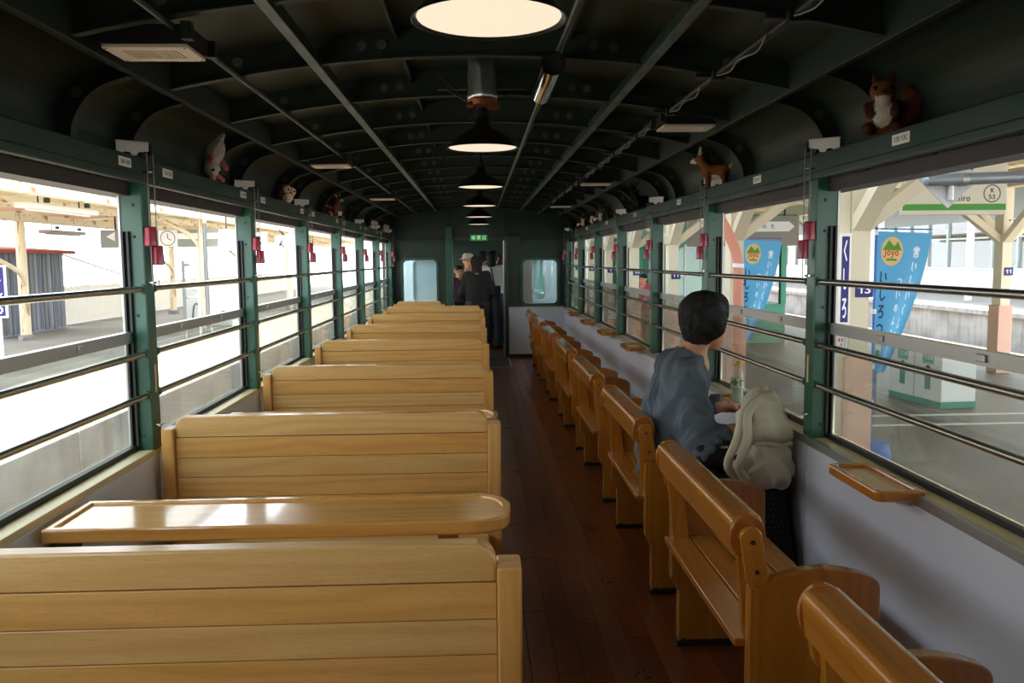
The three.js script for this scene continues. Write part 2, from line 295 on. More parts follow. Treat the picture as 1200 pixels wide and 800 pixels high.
// ---- end wall with door opening and two round-cornered windows
{
  const w = struct('wall_back', 'dark green end wall with open doorway and two rounded windows', 'wall', [0, 0, ZF]);
  const out = [[-1.47, 0], [-0.41, 0], [-0.41, 1.84], [0.41, 1.84], [0.41, 0], [1.47, 0], [1.47, 2.15], [1.2, 2.3]]; for (let i = 0; i <= 12; i++) { const x = 1.2 - 0.2 * i; out.push([x, archY(x) + 0.15]); } out.push([-1.2, 2.3], [-1.47, 2.15]);
  const sh = shape(out); const holes = [[-1.165, -0.645, 0.82, 1.51], [0.665, 1.2, 0.82, 1.495]];
  for (const [a, b, d, e] of holes) sh.holes.push(rrect(a, b, d, e, 0.075, THREE.Path));
  part(w, 'wall_plate', extr(sh, 0.06).translate(0, 0, -0.03), M.greenDark);
  for (const [a, b, d, e] of holes) {
    const ring = rrect(a - 0.035, b + 0.035, d - 0.035, e + 0.035, 0.1); ring.holes.push(rrect(a + 0.008, b - 0.008, d + 0.008, e - 0.008, 0.07, THREE.Path)); part(w, 'window_frame', extr(ring, 0.03, 0.005).translate(0, 0, 0.012), M.green);
    const gasket = rrect(a, b, d, e, 0.075); gasket.holes.push(rrect(a + 0.014, b - 0.014, d + 0.014, e - 0.014, 0.066, THREE.Path)); part(w, 'gasket', extr(gasket, 0.012).translate(0, 0, -0.02), M.white);
    part(w, 'pane', extr(rrect(a, b, d, e, 0.075), 0.004).translate(0, 0, -0.03), M.glass);
  }
  part(w, 'door_post', rbx(-0.50, -0.405, 0, 2.0, 0, 0.1, 0.006, 'y'), M.green); part(w, 'door_post', rbx(0.40, 0.445, 0, 1.84, 0, 0.06, 0.006, 'y'), M.greenDark);
  part(w, 'door_lintel', rbx(-0.41, 0.42, 1.79, 1.86, 0, 0.05, 0.005), M.greenDark);
  part(w, 'control_box', rbx(0.40, 0.63, 1.70, 1.86, 0, 0.12, 0.008), M.greenDark);
  part(w, 'ledge', rbx(-1.28, -0.5, 1.80, 1.825, 0, 0.03, 0.004), M.greenDark); part(w, 'ledge', rbx(0.63, 1.28, 1.79, 1.815, 0, 0.03, 0.004), M.greenDark);
  for (const x of [-0.45, 0.42]) part(w, 'stiffener', rbx(x - 0.025, x + 0.025, 1.86, 2.3, 0, 0.04, 0.004, 'y'), M.roof);
  part(w, 'dado_panel', rbx(0.43, 1.3, 0.05, 0.765, 0, 0.03, 0.003, 'y'), M.panel); part(w, 'dado_cap', rbx(0.43, 1.3, 0.765, 0.785, 0, 0.045, 0.003), M.alu); part(w, 'baseboard', rbx(0.43, 1.3, 0, 0.05, 0, 0.035, 0.003), M.brown);
  part(w, 'dado_panel', rbx(-1.3, -0.5, 0.0, 0.765, 0, 0.03, 0.003, 'y'), M.panel);
  part(w, 'pull_handle', merge([rod([0.47, 1.45, 0.07], [0.47, 1.9, 0.07], 0.01, 8), rod([0.47, 1.45, 0.07], [0.47, 1.45, 0], 0.01, 8), rod([0.47, 1.9, 0.07], [0.47, 1.9, 0], 0.01, 8)]), M.iron);
  // sliding door leaf half drawn into the opening
  const d = struct('door_1', 'grey sliding end door pushed back in the doorway', 'door', [0, 0, ZF - 0.1]);
  part(d, 'leaf', rbx(0.37, 0.82, 0.0, 1.84, -0.02, 0.02, 0.004, 'y'), M.alu); part(d, 'edge_rail', rod([0.385, 0.02, 0.03], [0.385, 1.83, 0.03], 0.016, 10), M.alu);
  // wall behind the camera
  const r = struct('wall_rear', 'dark green wall closing the car behind the seats', 'wall', [0, 0, ZB]);
  part(r, 'wall_plate', extr(shape([[-1.47, 0], [1.47, 0], ...out.slice(6)]), 0.06).translate(0, 0, 0.03), M.greenDark);
  part(struct('trim_3', 'dark rubber threshold plate with metal edge before the end doorway', 'threshold', [0, 0, ZF]), 'plate', rbx(-0.42, 0.42, 0, 0.006, 0, 1.25, 0.002, 'z'), M.rubber);
  const th = scene.children[scene.children.length - 1]; part(th, 'edge', rbx(0.42, 0.445, 0, 0.009, 0, 1.25, 0.002, 'z'), M.alu); part(th, 'edge', rbx(-0.42, 0.445, 0, 0.009, 1.25, 1.27, 0.002), M.alu);
}
// ================================================================ benches with boarded backs (table side)
const mats3 = [M.oak, M.oakPale, M.oak, M.oakPale];
function boardBench(xl, xr) { // origin on the floor below the middle of the back
  const g = new THREE.Group(), x0 = xl + 0.047, x1 = xr - 0.053, T = 0.05;
  const top = uvm(extr(rrect(x0, x1, 0.8211, 0.903, [0.002, 0.002, 0.045, 0.045]), T, 0.006, 2), 'x', [rnd(), rnd()]);
  part(g, 'board', top, M.oak);
  const hs = [0.738, 0.66, 0.58, 0.50, 0.42, 0.34];
  let y1 = 0.8195; hs.forEach((y0, i) => { part(g, 'board', rbx(x0, x1, y0 + 0.0016, y1, -T / 2, T / 2, 0.0022, 'x', [rnd() * 2, rnd()]), mats3[(i + 1) % 4]); y1 = y0; });
  part(g, 'tongue', bx(x0 + 0.01, x1 - 0.01, 0.34, 0.83, -0.015, 0.015), M.sub);
  for (const [a, b] of [[xl, x0 - 0.001], [x1 + 0.001, xr]]) { const p = part(g, 'end_post', rbx(a, b, 0, 0.857, -0.046, 0.046, 0.006, 'y', [rnd(), rnd()]), M.oakPale); }
  for (const s of [-1, 1]) {
    for (let i = 0; i < 3; i++) part(g, 'seat_slat', rbx(x0, x1, 0.395, 0.42, s * (0.05 + i * 0.125), s * (0.05 + i * 0.125 + 0.121), 0.004, 'x', [rnd(), rnd()]), M.oak);
    part(g, 'seat_apron', rbx(x0, x1, 0.33, 0.394, s * 0.36, s * 0.385, 0.004), M.oakWarm);
    for (const [a, b] of [[x0, x0 + 0.035], [x1 - 0.035, x1]]) part(g, 'leg_panel', rbx(a, b, 0.0, 0.394, s * 0.05, s * 0.355, 0.004, 'y'), M.oakWarm);
  }
  return g;
}
for (let k = 0; k < 8; k++) {
  const short = k === 7, g = boardBench(-1.265, short ? -0.515 : 0.053); g.name = numbered('board_back_bench'); g.position.set(0, 0, short ? -12.76 : -1.795 - P * k); scene.add(g);
  info(g, short ? 'short honey oak bench with boarded back against the end wall' : `long honey oak bench with boarded back, ${ordinal(6 - k)} before the short bench at the end wall`, 'bench', 'long boarded benches');
}
// ---- long tables with a raised rim and a rounded aisle end
{
  const x0 = -1.275, x1 = 0.062, D = 0.30, r = D / 2;
  const outline = (i, S = THREE.Shape) => { const s = new S(), h = D / 2 - i, R = 0.13 - i; s.moveTo(x0 + i, -h); s.lineTo(x1 - i - R, -h); s.quadraticCurveTo(x1 - i, -h, x1 - i, 0); s.quadraticCurveTo(x1 - i, h, x1 - i - R, h); s.lineTo(x0 + i, h); s.lineTo(x0 + i, -h); return s; };
  const lay = (g) => uvm(g.rotateX(-Math.PI / 2), 'x');
  const slab = lay(extr(outline(0.006), 0.026, 0.003)).translate(0, 0.731, 0), ring = outline(0); ring.holes.push(outline(0.028, THREE.Path));
  const rim = lay(extr(ring, 0.042, 0.006, 2, 16)).translate(0, 0.7305, 0);
  const t = thing('long_table', 'x', 'table', [0, 0, -2.578], 'long tables between boarded benches');
  part(t, 'table_top', slab, M.oakTable); part(t, 'raised_rim', rim, M.oakTable);
  part(t, 'support_arm', rbx(-0.9, -0.1, 0.685, 0.717, -0.03, 0.03, 0.004), M.oakWarm);
  part(t, 'leg', rbx(-0.16, -0.10, 0, 0.69, -0.06, 0.06, 0.005, 'y'), M.oakWarm); part(t, 'wall_bracket', merge([bx(-1.285, -1.27, 0.6, 0.715, -0.08, 0.08), bx(-1.27, -1.2, 0.70, 0.717, -0.08, 0.08)]), M.iron);
  const lab = (k) => `varnished oak table with raised rim, ${ordinal(6 - k)} from the end wall, between boarded benches`;
  t.userData.label = lab(0);
  for (let k = 1; k < 7; k++) copyOf(t, [0, 0, -2.578 - P * k], lab(k));
}
// ================================================================ window-facing benches along the aisle (tray side)
{
  const L = 0.99; // origin: floor, near end z = 0, far end z = -L
  const panelShape = (() => {
    const s = new THREE.Shape(); s.moveTo(0.73, 0.02); s.lineTo(0.73, 0.22); s.lineTo(0.70, 0.27); s.lineTo(0.70, 0.60);
    s.bezierCurveTo(0.78, 0.635, 0.86, 0.655, 0.93, 0.648); s.bezierCurveTo(0.98, 0.643, 1.03, 0.632, 1.052, 0.615); s.quadraticCurveTo(1.064, 0.605, 1.064, 0.585); s.lineTo(1.064, 0.02); s.lineTo(0.73, 0.02); return s;
  })();
  const panelG = uvm(extr(panelShape, 0.042, 0.004, 1, 12), 'y', [0.3, 0.2]);
  const beamS = (() => { const s = new THREE.Shape(); s.moveTo(-0.03, -0.056); s.lineTo(-0.047, 0.02); s.quadraticCurveTo(-0.05, 0.042, -0.032, 0.048); s.lineTo(0.016, 0.058); s.quadraticCurveTo(0.036, 0.06, 0.04, 0.04); s.lineTo(0.036, -0.04); s.quadraticCurveTo(0.035, -0.056, 0.02, -0.057); s.lineTo(-0.03, -0.056); return s; })();
  const tilt = -0.1, place = (g, z) => g.rotateZ(tilt).translate(0.693, 0.745, z);
  const beam = place(uvm(extr(beamS, L - 0.03, 0.006, 2, 10), 'z'), -L / 2);
  const capS = (() => { const s = new THREE.Shape(); s.absellipse(0, 0, 0.05, 0.062, 0, Math.PI * 2); return s; })();
  const cap = (z) => place(uvm(extr(capS, 0.018, 0.004, 2, 12), 'x'), z);
  const bracketS = rrect(-0.031, 0.031, -0.035, 0.135, 0.03);
  const bracket = (z) => uvm(extr(bracketS, 0.02, 0.003, 1, 8).rotateZ(0.16).translate(0.713, 0.643, z), 'y');
  const innerS = shape([[0.70, 0.43], [0.765, 0.43], [0.74, 0.62], [0.72, 0.70], [0.675, 0.70]]);
  const g0 = thing('window_bench', 'x', 'bench', [0, 0, -2.25], 'oak benches facing the tray shelves');
  for (const z of [-0.021, -L + 0.021]) { const e = part(g0, 'end_panel', panelG, M.oakWarm); e.position.z = z; part(e, 'shoe', merge([bx(0.725, 1.068, 0, 0.022, -0.03, 0.03), cyl(0.008, 0.008, 0.01, 8, 0.75, 0.025, 0.026)]), M.iron); }
  for (let i = 0; i < 4; i++) part(g0, 'seat_slat', rbx(0.672 + i * 0.098, 0.672 + i * 0.098 + 0.0935, 0.415, 0.44, -L + 0.043, -0.043, 0.005, 'z', [rnd(), rnd()]), M.oakWarm);
  part(g0, 'seat_rail', rbx(0.74, 0.77, 0.36, 0.414, -L + 0.043, -0.043, 0.004, 'z'), M.oakWarm); part(g0, 'seat_rail', rbx(1.0, 1.03, 0.36, 0.414, -L + 0.043, -0.043, 0.004, 'z'), M.oakWarm);
  part(g0, 'back_beam', beam, M.oakWarm);
  for (const [z, zb, zi, d] of [[-0.012, 0.008, -0.06, 1], [-L + 0.012, -L - 0.008, -L + 0.06, -1]]) {
    part(g0, 'beam_cap', cap(z), M.oakRim);
    const b = part(g0, 'bracket', bracket(zb), M.oakWarm); part(b, 'bolt', merge([rod([0.713, 0.652, zb], [0.713, 0.652, zb + d * 0.013], 0.006, 10), rod([0.70, 0.735, zb], [0.70, 0.735, zb + d * 0.013], 0.006, 10)]), M.iron);
    part(g0, 'inner_support', uvm(extr(innerS, 0.022, 0.003).translate(0, 0, zi), 'y'), M.oakWarm);
  }
  const lab = (k) => `honey oak window-facing bench with rounded back beam, ${ordinal(6 - k)} from the end wall`;
  g0.userData.label = lab(0);
  for (let k = -1; k < 7; k++) if (k) copyOf(g0, [0, 0, -2.25 - 1.471 * k], lab(k));
}
// ---- small tray shelves under the windows
{
  const out = (i, S) => rrect(1.165 + i, 1.318 - i, -0.19 + i, 0.19 - i, [0.03 - i / 2, 0.012, 0.012, 0.03 - i / 2], S), lay = (g) => uvm(g.rotateX(-Math.PI / 2), 'z');
  const ring = out(0, THREE.Shape); ring.holes.push(out(0.022, THREE.Path));
  const t = thing('tray_shelf', 'x', 'tray', [0, 0, -2.69], 'wooden tray shelves under the windows');
  part(t, 'rim', lay(extr(ring, 0.034, 0.006, 2, 10)).translate(0, 0.774, 0), M.oakWarm); part(t, 'tray_base', lay(extr(out(0.01, THREE.Shape), 0.012)).translate(0, 0.772, 0), M.oak);
  part(t, 'bracket', merge([bx(1.25, 1.295, 0.742, 0.762, 0.13, 0.15), bx(1.25, 1.295, 0.742, 0.762, -0.15, -0.13), bx(1.285, 1.292, 0.735, 0.762, -0.15, 0.15)]), M.alu);
  const lab = (k) => (k === 1 ? 'oak tray shelf holding the green-capped drink bottle' : `small oak tray shelf with raised rim, ${ordinal(6 - k)} from the end wall`);
  t.userData.label = lab(0);
  [-4.23, -5.64, -7.02, -8.44, -9.88, -11.35].forEach((z, i) => copyOf(t, [0, 0, z], lab(i + 1)));
}
// ================================================================ ceiling lamps
{
  const warm = new THREE.Color(1, 0.83, 0.62);
  const mShade = std(0x1d1f1d, 0.45), mIn = std(0xfff4e0, 0.5), mGlow = std(0x5a4a38, 0.5, { emissive: warm, emissiveIntensity: 0.62 }), mFoil = std(0xe8e8e8, 0.34, { metalness: 1 }), mCopper = std(0x8a4a25, 0.45, { metalness: 0.7 });
  const shade = lathe([[0.0, 0.135], [0.03, 0.135], [0.036, 0.10], [0.05, 0.088], [0.085, 0.07], [0.13, 0.04], [0.16, 0.006], [0.166, 0.0], [0.163, 0.0], [0.157, 0.006], [0.127, 0.037], [0.083, 0.066], [0.05, 0.082], [0, 0.09]], 40);
  const glow = lathe([[0, 0.006], [0.08, 0.006], [0.152, 0.004], [0.154, 0.007], [0.15, 0.011], [0, 0.014]], 40);
  const foil = lathe([[0, 0], [0.066, 0], [0.067, 0.02], [0.064, 0.05], [0.067, 0.09], [0.065, 0.13], [0.067, 0.175], [0, 0.175]], 28);
  { const p = foil.attributes.position; for (let i = 0; i < p.count; i++) { const q = 1 + 0.16 * (H2(Math.round(p.getX(i) * 4e3), Math.round(p.getY(i) * 900 + p.getZ(i) * 3000), 7) - 0.5); p.setXYZ(i, p.getX(i) * q, p.getY(i), p.getZ(i) * q); } foil.computeVertexNormals(); }
  for (let k = 0; k < 6; k++) {
    const z = -1.885 - k * 2.115, n = ordinal(5 - k);
    const g = thing('pendant_lamp', k === 1 ? 'lit black enamel pendant lamp beneath the foil-wrapped flue' : `lit black enamel pendant lamp, ${n} from the end doorway`, 'lamp', [0, 2.005, z], 'row of pendant lamps');
    part(g, 'shade', shade, mShade); part(g, 'diffuser', glow, mGlow, 'glowing cream disc'); part(g, 'neck', merge([cyl(0.022, 0.03, 0.06, 16, 0, 0.16, 0), cyl(0.012, 0.012, 0.1, 10, 0, 0.23, 0), cyl(0.05, 0.05, 0.012, 16, 0, 0.268, 0)]), mShade);
    part(g, 'cross_bar', merge([bx(-0.2, 0.2, 0.262, 0.272, -0.012, 0.012), rod([-0.17, 0.27, 0], [-0.05, 0.2, 0], 0.004, 6), rod([0.17, 0.27, 0], [0.05, 0.2, 0], 0.004, 6)]), M.roof);
    const l = new THREE.RectAreaLight(warm, 3, 0.24, 0.24); l.position.set(0, -0.004, 0); l.rotation.x = -Math.PI / 2; l.name = 'lamp_light'; g.add(l);
  }
  const f = new THREE.Group(); f.name = 'flue'; f.position.set(0.003, 0.205, 0.05); scene.getObjectByName('pendant_lamp_001').add(f);
  part(f, 'foil_wrap', foil, mFoil); part(f, 'copper_collar', merge([cyl(0.07, 0.062, 0.022, 20, 0, -0.012, 0), rbox(0.05, 0.02, 0.05, 0.004, 0.05, -0.03, 0.02), rbox(0.04, 0.016, 0.05, 0.004, -0.05, -0.022, 0.02)]), mCopper); part(f, 'wire', merge([rod([-0.06, -0.01, 0], [-0.2, 0.11, 0.05], 0.004, 6), tube([[-0.03, -0.03, 0.03], [-0.06, -0.06, 0.04], [-0.04, -0.09, 0.03], [-0.01, -0.06, 0.04]], 0.004, 12, 5)]), M.black);
  const c = thing('pipe_muff', 'polished chrome muff clamped round the ceiling pipe', 'pipe cover', [0.245, 2.186, -3.38]);
  part(c, 'sleeve', new THREE.CylinderGeometry(0.043, 0.043, 0.56, 28, 1, true).rotateX(Math.PI / 2), std(0xf2f2f2, 0.08, { metalness: 1, side: THREE.DoubleSide })); parts(c, 'end_cap', [rod([0, 0, 0.22], [0, 0, 0.225], 0.042, 28), rod([0, 0, -0.225], [0, 0, -0.22], 0.042, 28)], M.black);
}
// ---- ventilation grilles
{
  const mG = std(0xe9dccb, 0.5);
  const g = thing('vent_grille', 'x', 'vent', [-1.0, 2.135, -2.73], 'ceiling vent grilles');
  const fr = rrect(-0.125, 0.125, -0.09, 0.09, 0.006); fr.holes.push(rrect(-0.08, 0.085, -0.055, 0.055, 0.002, THREE.Path));
  part(g, 'frame', extr(fr, 0.012, 0.002).rotateX(Math.PI / 2), mG); part(g, 'housing', bx(-0.13, 0.13, 0.008, 0.06, -0.095, 0.095), M.black);
  const sl = rbox(0.006, 0.008, 0.11, 0.001); for (let i = 0; i < 14; i++) part(g, 'slat', sl, mG).position.set(-0.074 + i * 0.0117, 0.002, 0);
  parts(g, 'hanger', [bx(-0.22, -0.12, 0.02, 0.03, -0.11, -0.095), bx(0.12, 0.15, 0.01, 0.06, -0.13, -0.10), bx(0.12, 0.15, 0.01, 0.06, 0.1, 0.13)], M.roof);
  for (const [x, z] of [[-0.115, -0.08], [0.115, -0.08], [-0.115, 0.08], [0.115, 0.08]]) part(g, 'screw', cyl(0.004, 0.004, 0.014, 8), M.iron).position.set(x, 0, z);
  const lab = (s, n) => `cream slatted vent panel, ${n} from the end wall, ${s < 0 ? 'over the long tables' : 'over the tray shelves'}`;
  g.userData.label = lab(-1, 'third');
  [[-1, -5.92, 'second'], [-1, -9.1, 'first'], [1, -4.28, 'third'], [1, -7.46, 'second'], [1, -10.6, 'first']].forEach(([s, z, n]) => copyOf(g, [s * 1.0, 2.135, z], lab(s, n), s > 0 ? Math.PI : 0));
}
// ================================================================ outside: ground, tracks, platforms
const GY = -0.15, TY = -1.25;
{
  const b = struct('ground', 'grey track ballast between the platforms', 'ground'); 
  part(b, 'bed', bx(-40, 40, TY - 0.4, TY, -120, 30), std(0xffffff, 0.95, { map: tex(256, 256, (u, v) => { const n = vn(u, v, 60, 60, 301), m = fbm(u, v, 6, 6, 305, 3); return mix([0.34, 0.31, 0.28], [0.66, 0.62, 0.57], sat(n * 0.8 + m * 0.4 - 0.1)); }, 2, 2) }));
  const rail = std(0x6d5a4c, 0.45, { metalness: 0.6 }), sl = std(0x6c655d, 0.9);
  for (const [cx, n] of [[-2.75, 'beside the train'], [10.0, 'in front of the opposite platform wall']]) {
    const t = thing('railway_track', `pair of rusty steel rails on sleepers ${n}`, 'track', [cx, TY, 0]);
    for (const x of [-0.56, 0.56]) part(t, 'rail', merge([bx(x - 0.033, x + 0.033, 0.17, 0.21, -90, 20), bx(x - 0.01, x + 0.01, 0.08, 0.17, -90, 20), bx(x - 0.06, x + 0.06, 0.06, 0.08, -90, 20)]), rail);
    const s = []; for (let z = 10; z > -80; z -= 0.75) s.push(box(2.1, 0.12, 0.2, 0, 0.01, z)); part(t, 'sleepers', merge(s), sl).userData.kind = 'stuff';
  }
  const pl = struct('platform_opposite', 'concrete platform across the track with stained face', 'platform');
  part(pl, 'slab', bx(-13, -4.3, TY, GY - 0.002, -90, 20, 'z'), M.asph);
  for (let z = 20; z > -90; z -= 2.2) part(pl, 'face_block', rbx(-4.32, -4.0, TY, GY, z - 2.19, z, 0.012, 'z', [0, rnd() * 2]), M.conc);
  const pr = struct('platform', 'grey asphalt station platform under the cream canopy', 'platform');
  part(pr, 'slab', bx(1.66, 8.0, TY, GY, -90, 20, 'z'), std(0xaaa29a, 0.5, { map: tAsph }));
  part(pr, 'edge_stone', rbx(1.64, 2.0, TY, GY + 0.003, -90, 20, 0.01, 'z'), M.conc); part(pr, 'edge_stone', rbx(7.7, 8.02, TY, GY + 0.003, -90, 20, 0.01, 'z'), M.conc);
  const ln = std(0xd8d8d2, 0.7); for (const [x0, x1, z0, z1] of [[2.18, 2.26, -60, 10], [3.2, 7.0, -8.2, -8.12], [3.2, 7.0, -8.7, -8.62], [3.2, 3.28, -12, -8.12]]) part(pr, 'painted_line', bx(x0, x1, GY, GY + 0.004, z0, z1), ln);
  const po = struct('platform_distant', 'weathered concrete platform beyond the second track', 'platform');
  part(po, 'slab', bx(15.5, 32, TY, GY - 0.002, -110, 10, 'z'), M.asph); part(po, 'face', bx(15.3, 15.6, TY, GY - 0.14, -110, 10, 'z'), M.conc); part(po, 'coping', rbx(15.15, 15.7, GY - 0.14, GY, -110, 10, 0.01, 'z'), M.conc);
  for (const z of []) part(po, 'buttress', extr(shape([[15.3, TY], [14.7, TY], [15.3, GY - 0.15]]), 0.25).translate(0, 0, z), M.conc);
}
// ---- canopy over the platform beside the train (tray side)
const wChar = { // pen strokes in a unit box, y downwards
  ku: [[[0.68, 0.06], [0.3, 0.5], [0.7, 0.95]]], shi: [[[0.3, 0.05], [0.3, 0.65], [0.42, 0.88], [0.62, 0.88], [0.82, 0.68]]], ro: [[[0.25, 0.1], [0.75, 0.1], [0.25, 0.55], [0.5, 0.45], [0.75, 0.55], [0.78, 0.75], [0.6, 0.93], [0.38, 0.93]]],
  i: [[[0.2, 0.15], [0.2, 0.7], [0.35, 0.85]], [[0.72, 0.25], [0.82, 0.6]]], tsu: [[[0.12, 0.35], [0.5, 0.22], [0.82, 0.35], [0.8, 0.65], [0.45, 0.85]]], no: [[[0.55, 0.2], [0.35, 0.8], [0.15, 0.6], [0.4, 0.2], [0.75, 0.25], [0.85, 0.6], [0.6, 0.88]]], n: [[[0.5, 0.1], [0.15, 0.9], [0.4, 0.55], [0.55, 0.85], [0.85, 0.7]]],
  hi: [[[0.38, 0.05], [0.38, 0.95]], [[0.62, 0.05], [0.62, 0.95]], [[0.1, 0.2], [0.38, 0.2]], [[0.1, 0.45], [0.38, 0.45]], [[0.1, 0.7], [0.38, 0.7]], [[0.62, 0.2], [0.9, 0.2]], [[0.62, 0.45], [0.9, 0.45]], [[0.62, 0.7], [0.9, 0.7]]],
  jo: [[[0.5, 0.02], [0.5, 0.2]], [[0.25, 0.08], [0.3, 0.2]], [[0.75, 0.08], [0.7, 0.2]], [[0.1, 0.35], [0.1, 0.22], [0.9, 0.22], [0.9, 0.35]], [[0.3, 0.35], [0.7, 0.35], [0.7, 0.5], [0.3, 0.5], [0.3, 0.35]], [[0.2, 0.92], [0.2, 0.62], [0.8, 0.62], [0.8, 0.92]], [[0.5, 0.5], [0.5, 0.98]]], kou: [[[0.18, 0.15], [0.82, 0.15], [0.82, 0.88], [0.18, 0.88], [0.18, 0.15]]],
};
function pen(c, name, x, y, w, h, lw, col) { c.strokeStyle = col; c.lineWidth = lw; c.lineCap = 'round'; c.lineJoin = 'round'; for (const s of wChar[name]) { c.beginPath(); s.forEach(([a, b], i) => (i ? c.lineTo(x + a * w, y + b * h) : c.moveTo(x + a * w, y + b * h))); c.stroke(); } }
const printed = (t, rough = 0.5) => std(0xffffff, rough, { map: t });
// a flat print of w x h metres facing +z, uv 0..1
const sheet = (w, h, x = 0, y = 0, z = 0) => new THREE.PlaneGeometry(w, h).translate(x, y, z);
{
  const cM = M.creamClean, rowA = [-0.3, -3.15, -6.0, -8.85, -11.7, -14.55, -17.4, -20.25, -23.1, -26], names = [15, 14, 13, 12, 11, 10, 9, 8, 7, 6];
  const numT = (n) => canvasTex(64, 64, (c) => { c.fillStyle = '#1f1a63'; c.fillRect(0, 0, 64, 64); c.fillStyle = '#f2f0fa'; c.font = 'bold 46px sans-serif'; c.textAlign = 'center'; c.fillText(String(n), 32, 49); });
  const brace = (dx, dz, L = 0.75) => bar([dx * 0.06, 1.86, dz * 0.08], [dx * (0.08 + L), 1.86 + L * 0.78, dz * (0.08 + L)], 0.09, 0.12, Math.abs(dx) ? [0, 0, 1] : [1, 0, 0]);
  const body = bx(-0.067, 0.067, 0.9, 2.75, -0.1, 0.1, 'y'), base = rbx(-0.1, 0.1, 0, 0.95, -0.125, 0.125, 0.008, 'y'), br = [brace(1, 0), brace(-1, 0), brace(0, 1, 0.85), brace(0, -1, 0.85)], bolt = merge([-0.03, 0.03].map((q) => rod([q, 2.12, 0.17], [q, 2.12, 0.19], 0.01, 8)));
  function column(x, z, label, n, gr) {
    const g = thing('platform_column', label, 'column', [x, GY, z], gr);
    part(g, 'shaft', body, cM); part(g, 'pink_base', base, M.pink, 'salmon pink painted base'); for (const b of br) part(g, 'brace', b, cM); part(g, 'bolt', bolt, M.iron);
    if (n) { const p = part(g, 'number_plate', rbox(0.125, 0.11, 0.008, 0.002, 0.03, 1.42, 0.104), std(0x1f1a63, 0.4)); part(p, 'digits', sheet(0.12, 0.105, 0.03, 1.42, 0.1085), printed(numT(n))); }
    return g;
  }
  rowA.forEach((z, i) => column(2.625, z, `cream platform column on pink base carrying number plate ${names[i]}, beside the train`, names[i], 'columns beside the train'));
  [[-0.6, 0], [-6.2, 0], [-11.8, 11], [-17.4, 0], [-23, 0], [-28.6, 0]].forEach(([z, n]) => column(7.3, z, n ? 'cream platform column on pink base standing alone behind the recycling bin' : 'cream platform column on pink base along the far platform edge', n, 'columns along the far platform edge'));
  const cp = struct('canopy', 'cream boarded station canopy with beams and rafters over the platform', 'canopy');
  for (const x of [2.65, 7.3]) part(cp, 'beam', bx(x - 0.1, x + 0.1, 2.42, 2.66, -60, 12, 'z'), cM);
  for (let z = 10.5; z > -60; z -= 1.43) part(cp, 'rafter', bx(1.85, 8.6, 2.66, 2.78, z - 0.05, z + 0.05), cM);
  for (let x = 2.0; x < 8.5; x += 0.72) part(cp, 'purlin', bx(x - 0.03, x + 0.03, 2.78, 2.83, -60, 12, 'z'), M.creamClean);
  part(cp, 'roof_deck', bx(1.75, 8.7, 2.83, 2.9, -60, 12, 'z'), M.creamClean); part(cp, 'fascia', bx(1.72, 1.78, 2.6, 2.92, -60, 12, 'z'), M.cream);
  part(cp, 'conduit', merge([rod([3.6, 2.6, -40], [3.6, 2.6, 8], 0.03, 8), rod([5.2, 2.58, -40], [5.2, 2.58, 8], 0.04, 8), rod([6.1, 2.6, -40], [6.1, 2.6, 8], 0.025, 8)]), M.alu);
  for (const z of [-7.6, -12.5, -17.5, -22.5]) { const l = thing('tube_light', `white fluorescent tube fixture under the platform canopy, ${ordinal(Math.round((-7.6 - z) / 4.97))} from the station name board`, 'light fixture', [4.9, 2.42, z], 'tube fixtures under the canopy'); part(l, 'housing', rbox(0.16, 0.06, 1.3, 0.01), M.white); part(l, 'tube', rod([0, -0.05, -0.6], [0, -0.05, 0.6], 0.016, 10), std(0xffffff, 0.3)); parts(l, 'hanger', [rod([0, 0, -0.4], [0, 0.37, -0.4], 0.008, 6), rod([0, 0, 0.4], [0, 0.37, 0.4], 0.008, 6)], M.iron); }
  // signs
  const s1 = thing('vertical_station_sign', 'narrow navy sign with white kana on a cream batten beside column 13', 'sign', [2.514, 1.34, -5.9]);
  part(s1, 'board', rbox(0.088, 0.64, 0.02, 0.003), M.white); part(s1, 'batten', rbox(0.08, 2.1, 0.03, 0.003, 0, -0.44, -0.026), M.creamClean);
  part(s1, 'print', sheet(0.084, 0.62).translate(0, 0, 0.0105), printed(canvasTex(96, 288, (c) => { c.fillStyle = '#efece0'; c.fillRect(0, 0, 96, 288); c.fillStyle = '#241d72'; c.fillRect(18, 6, 62, 276); pen(c, 'ku', 24, 18, 48, 66, 9, '#fff'); pen(c, 'shi', 24, 108, 48, 72, 9, '#fff'); pen(c, 'ro', 24, 202, 48, 66, 9, '#fff'); })));
  const s2 = thing('paper_notice', 'small white notice with red writing below the vertical kana sign', 'notice', [2.514, 0.90, -5.908]);
  part(s2, 'sheet', rbox(0.085, 0.08, 0.005, 0.001), M.white); part(s2, 'print', sheet(0.08, 0.075).translate(0, 0, 0.003), printed(canvasTex(64, 52, (c) => { c.fillStyle = '#f4f2ee'; c.fillRect(0, 0, 64, 52); pen(c, 'jo', 6, 4, 16, 20, 2.5, '#c03038'); pen(c, 'hi', 24, 4, 16, 20, 2.5, '#c03038'); pen(c, 'kou', 42, 5, 16, 18, 2.5, '#c03038'); pen(c, 'no', 20, 28, 14, 18, 2.5, '#c03038'); pen(c, 'ro', 38, 28, 14, 18, 2.5, '#c03038'); })));
  const st = thing('station_name_board', 'hanging cream station name board with green stripe and K 53 roundel', 'sign', [3.99, 2.12, -7.2]);
  part(st, 'board', rbox(0.9, 0.56, 0.05, 0.006), std(0xe4e0cc, 0.4));
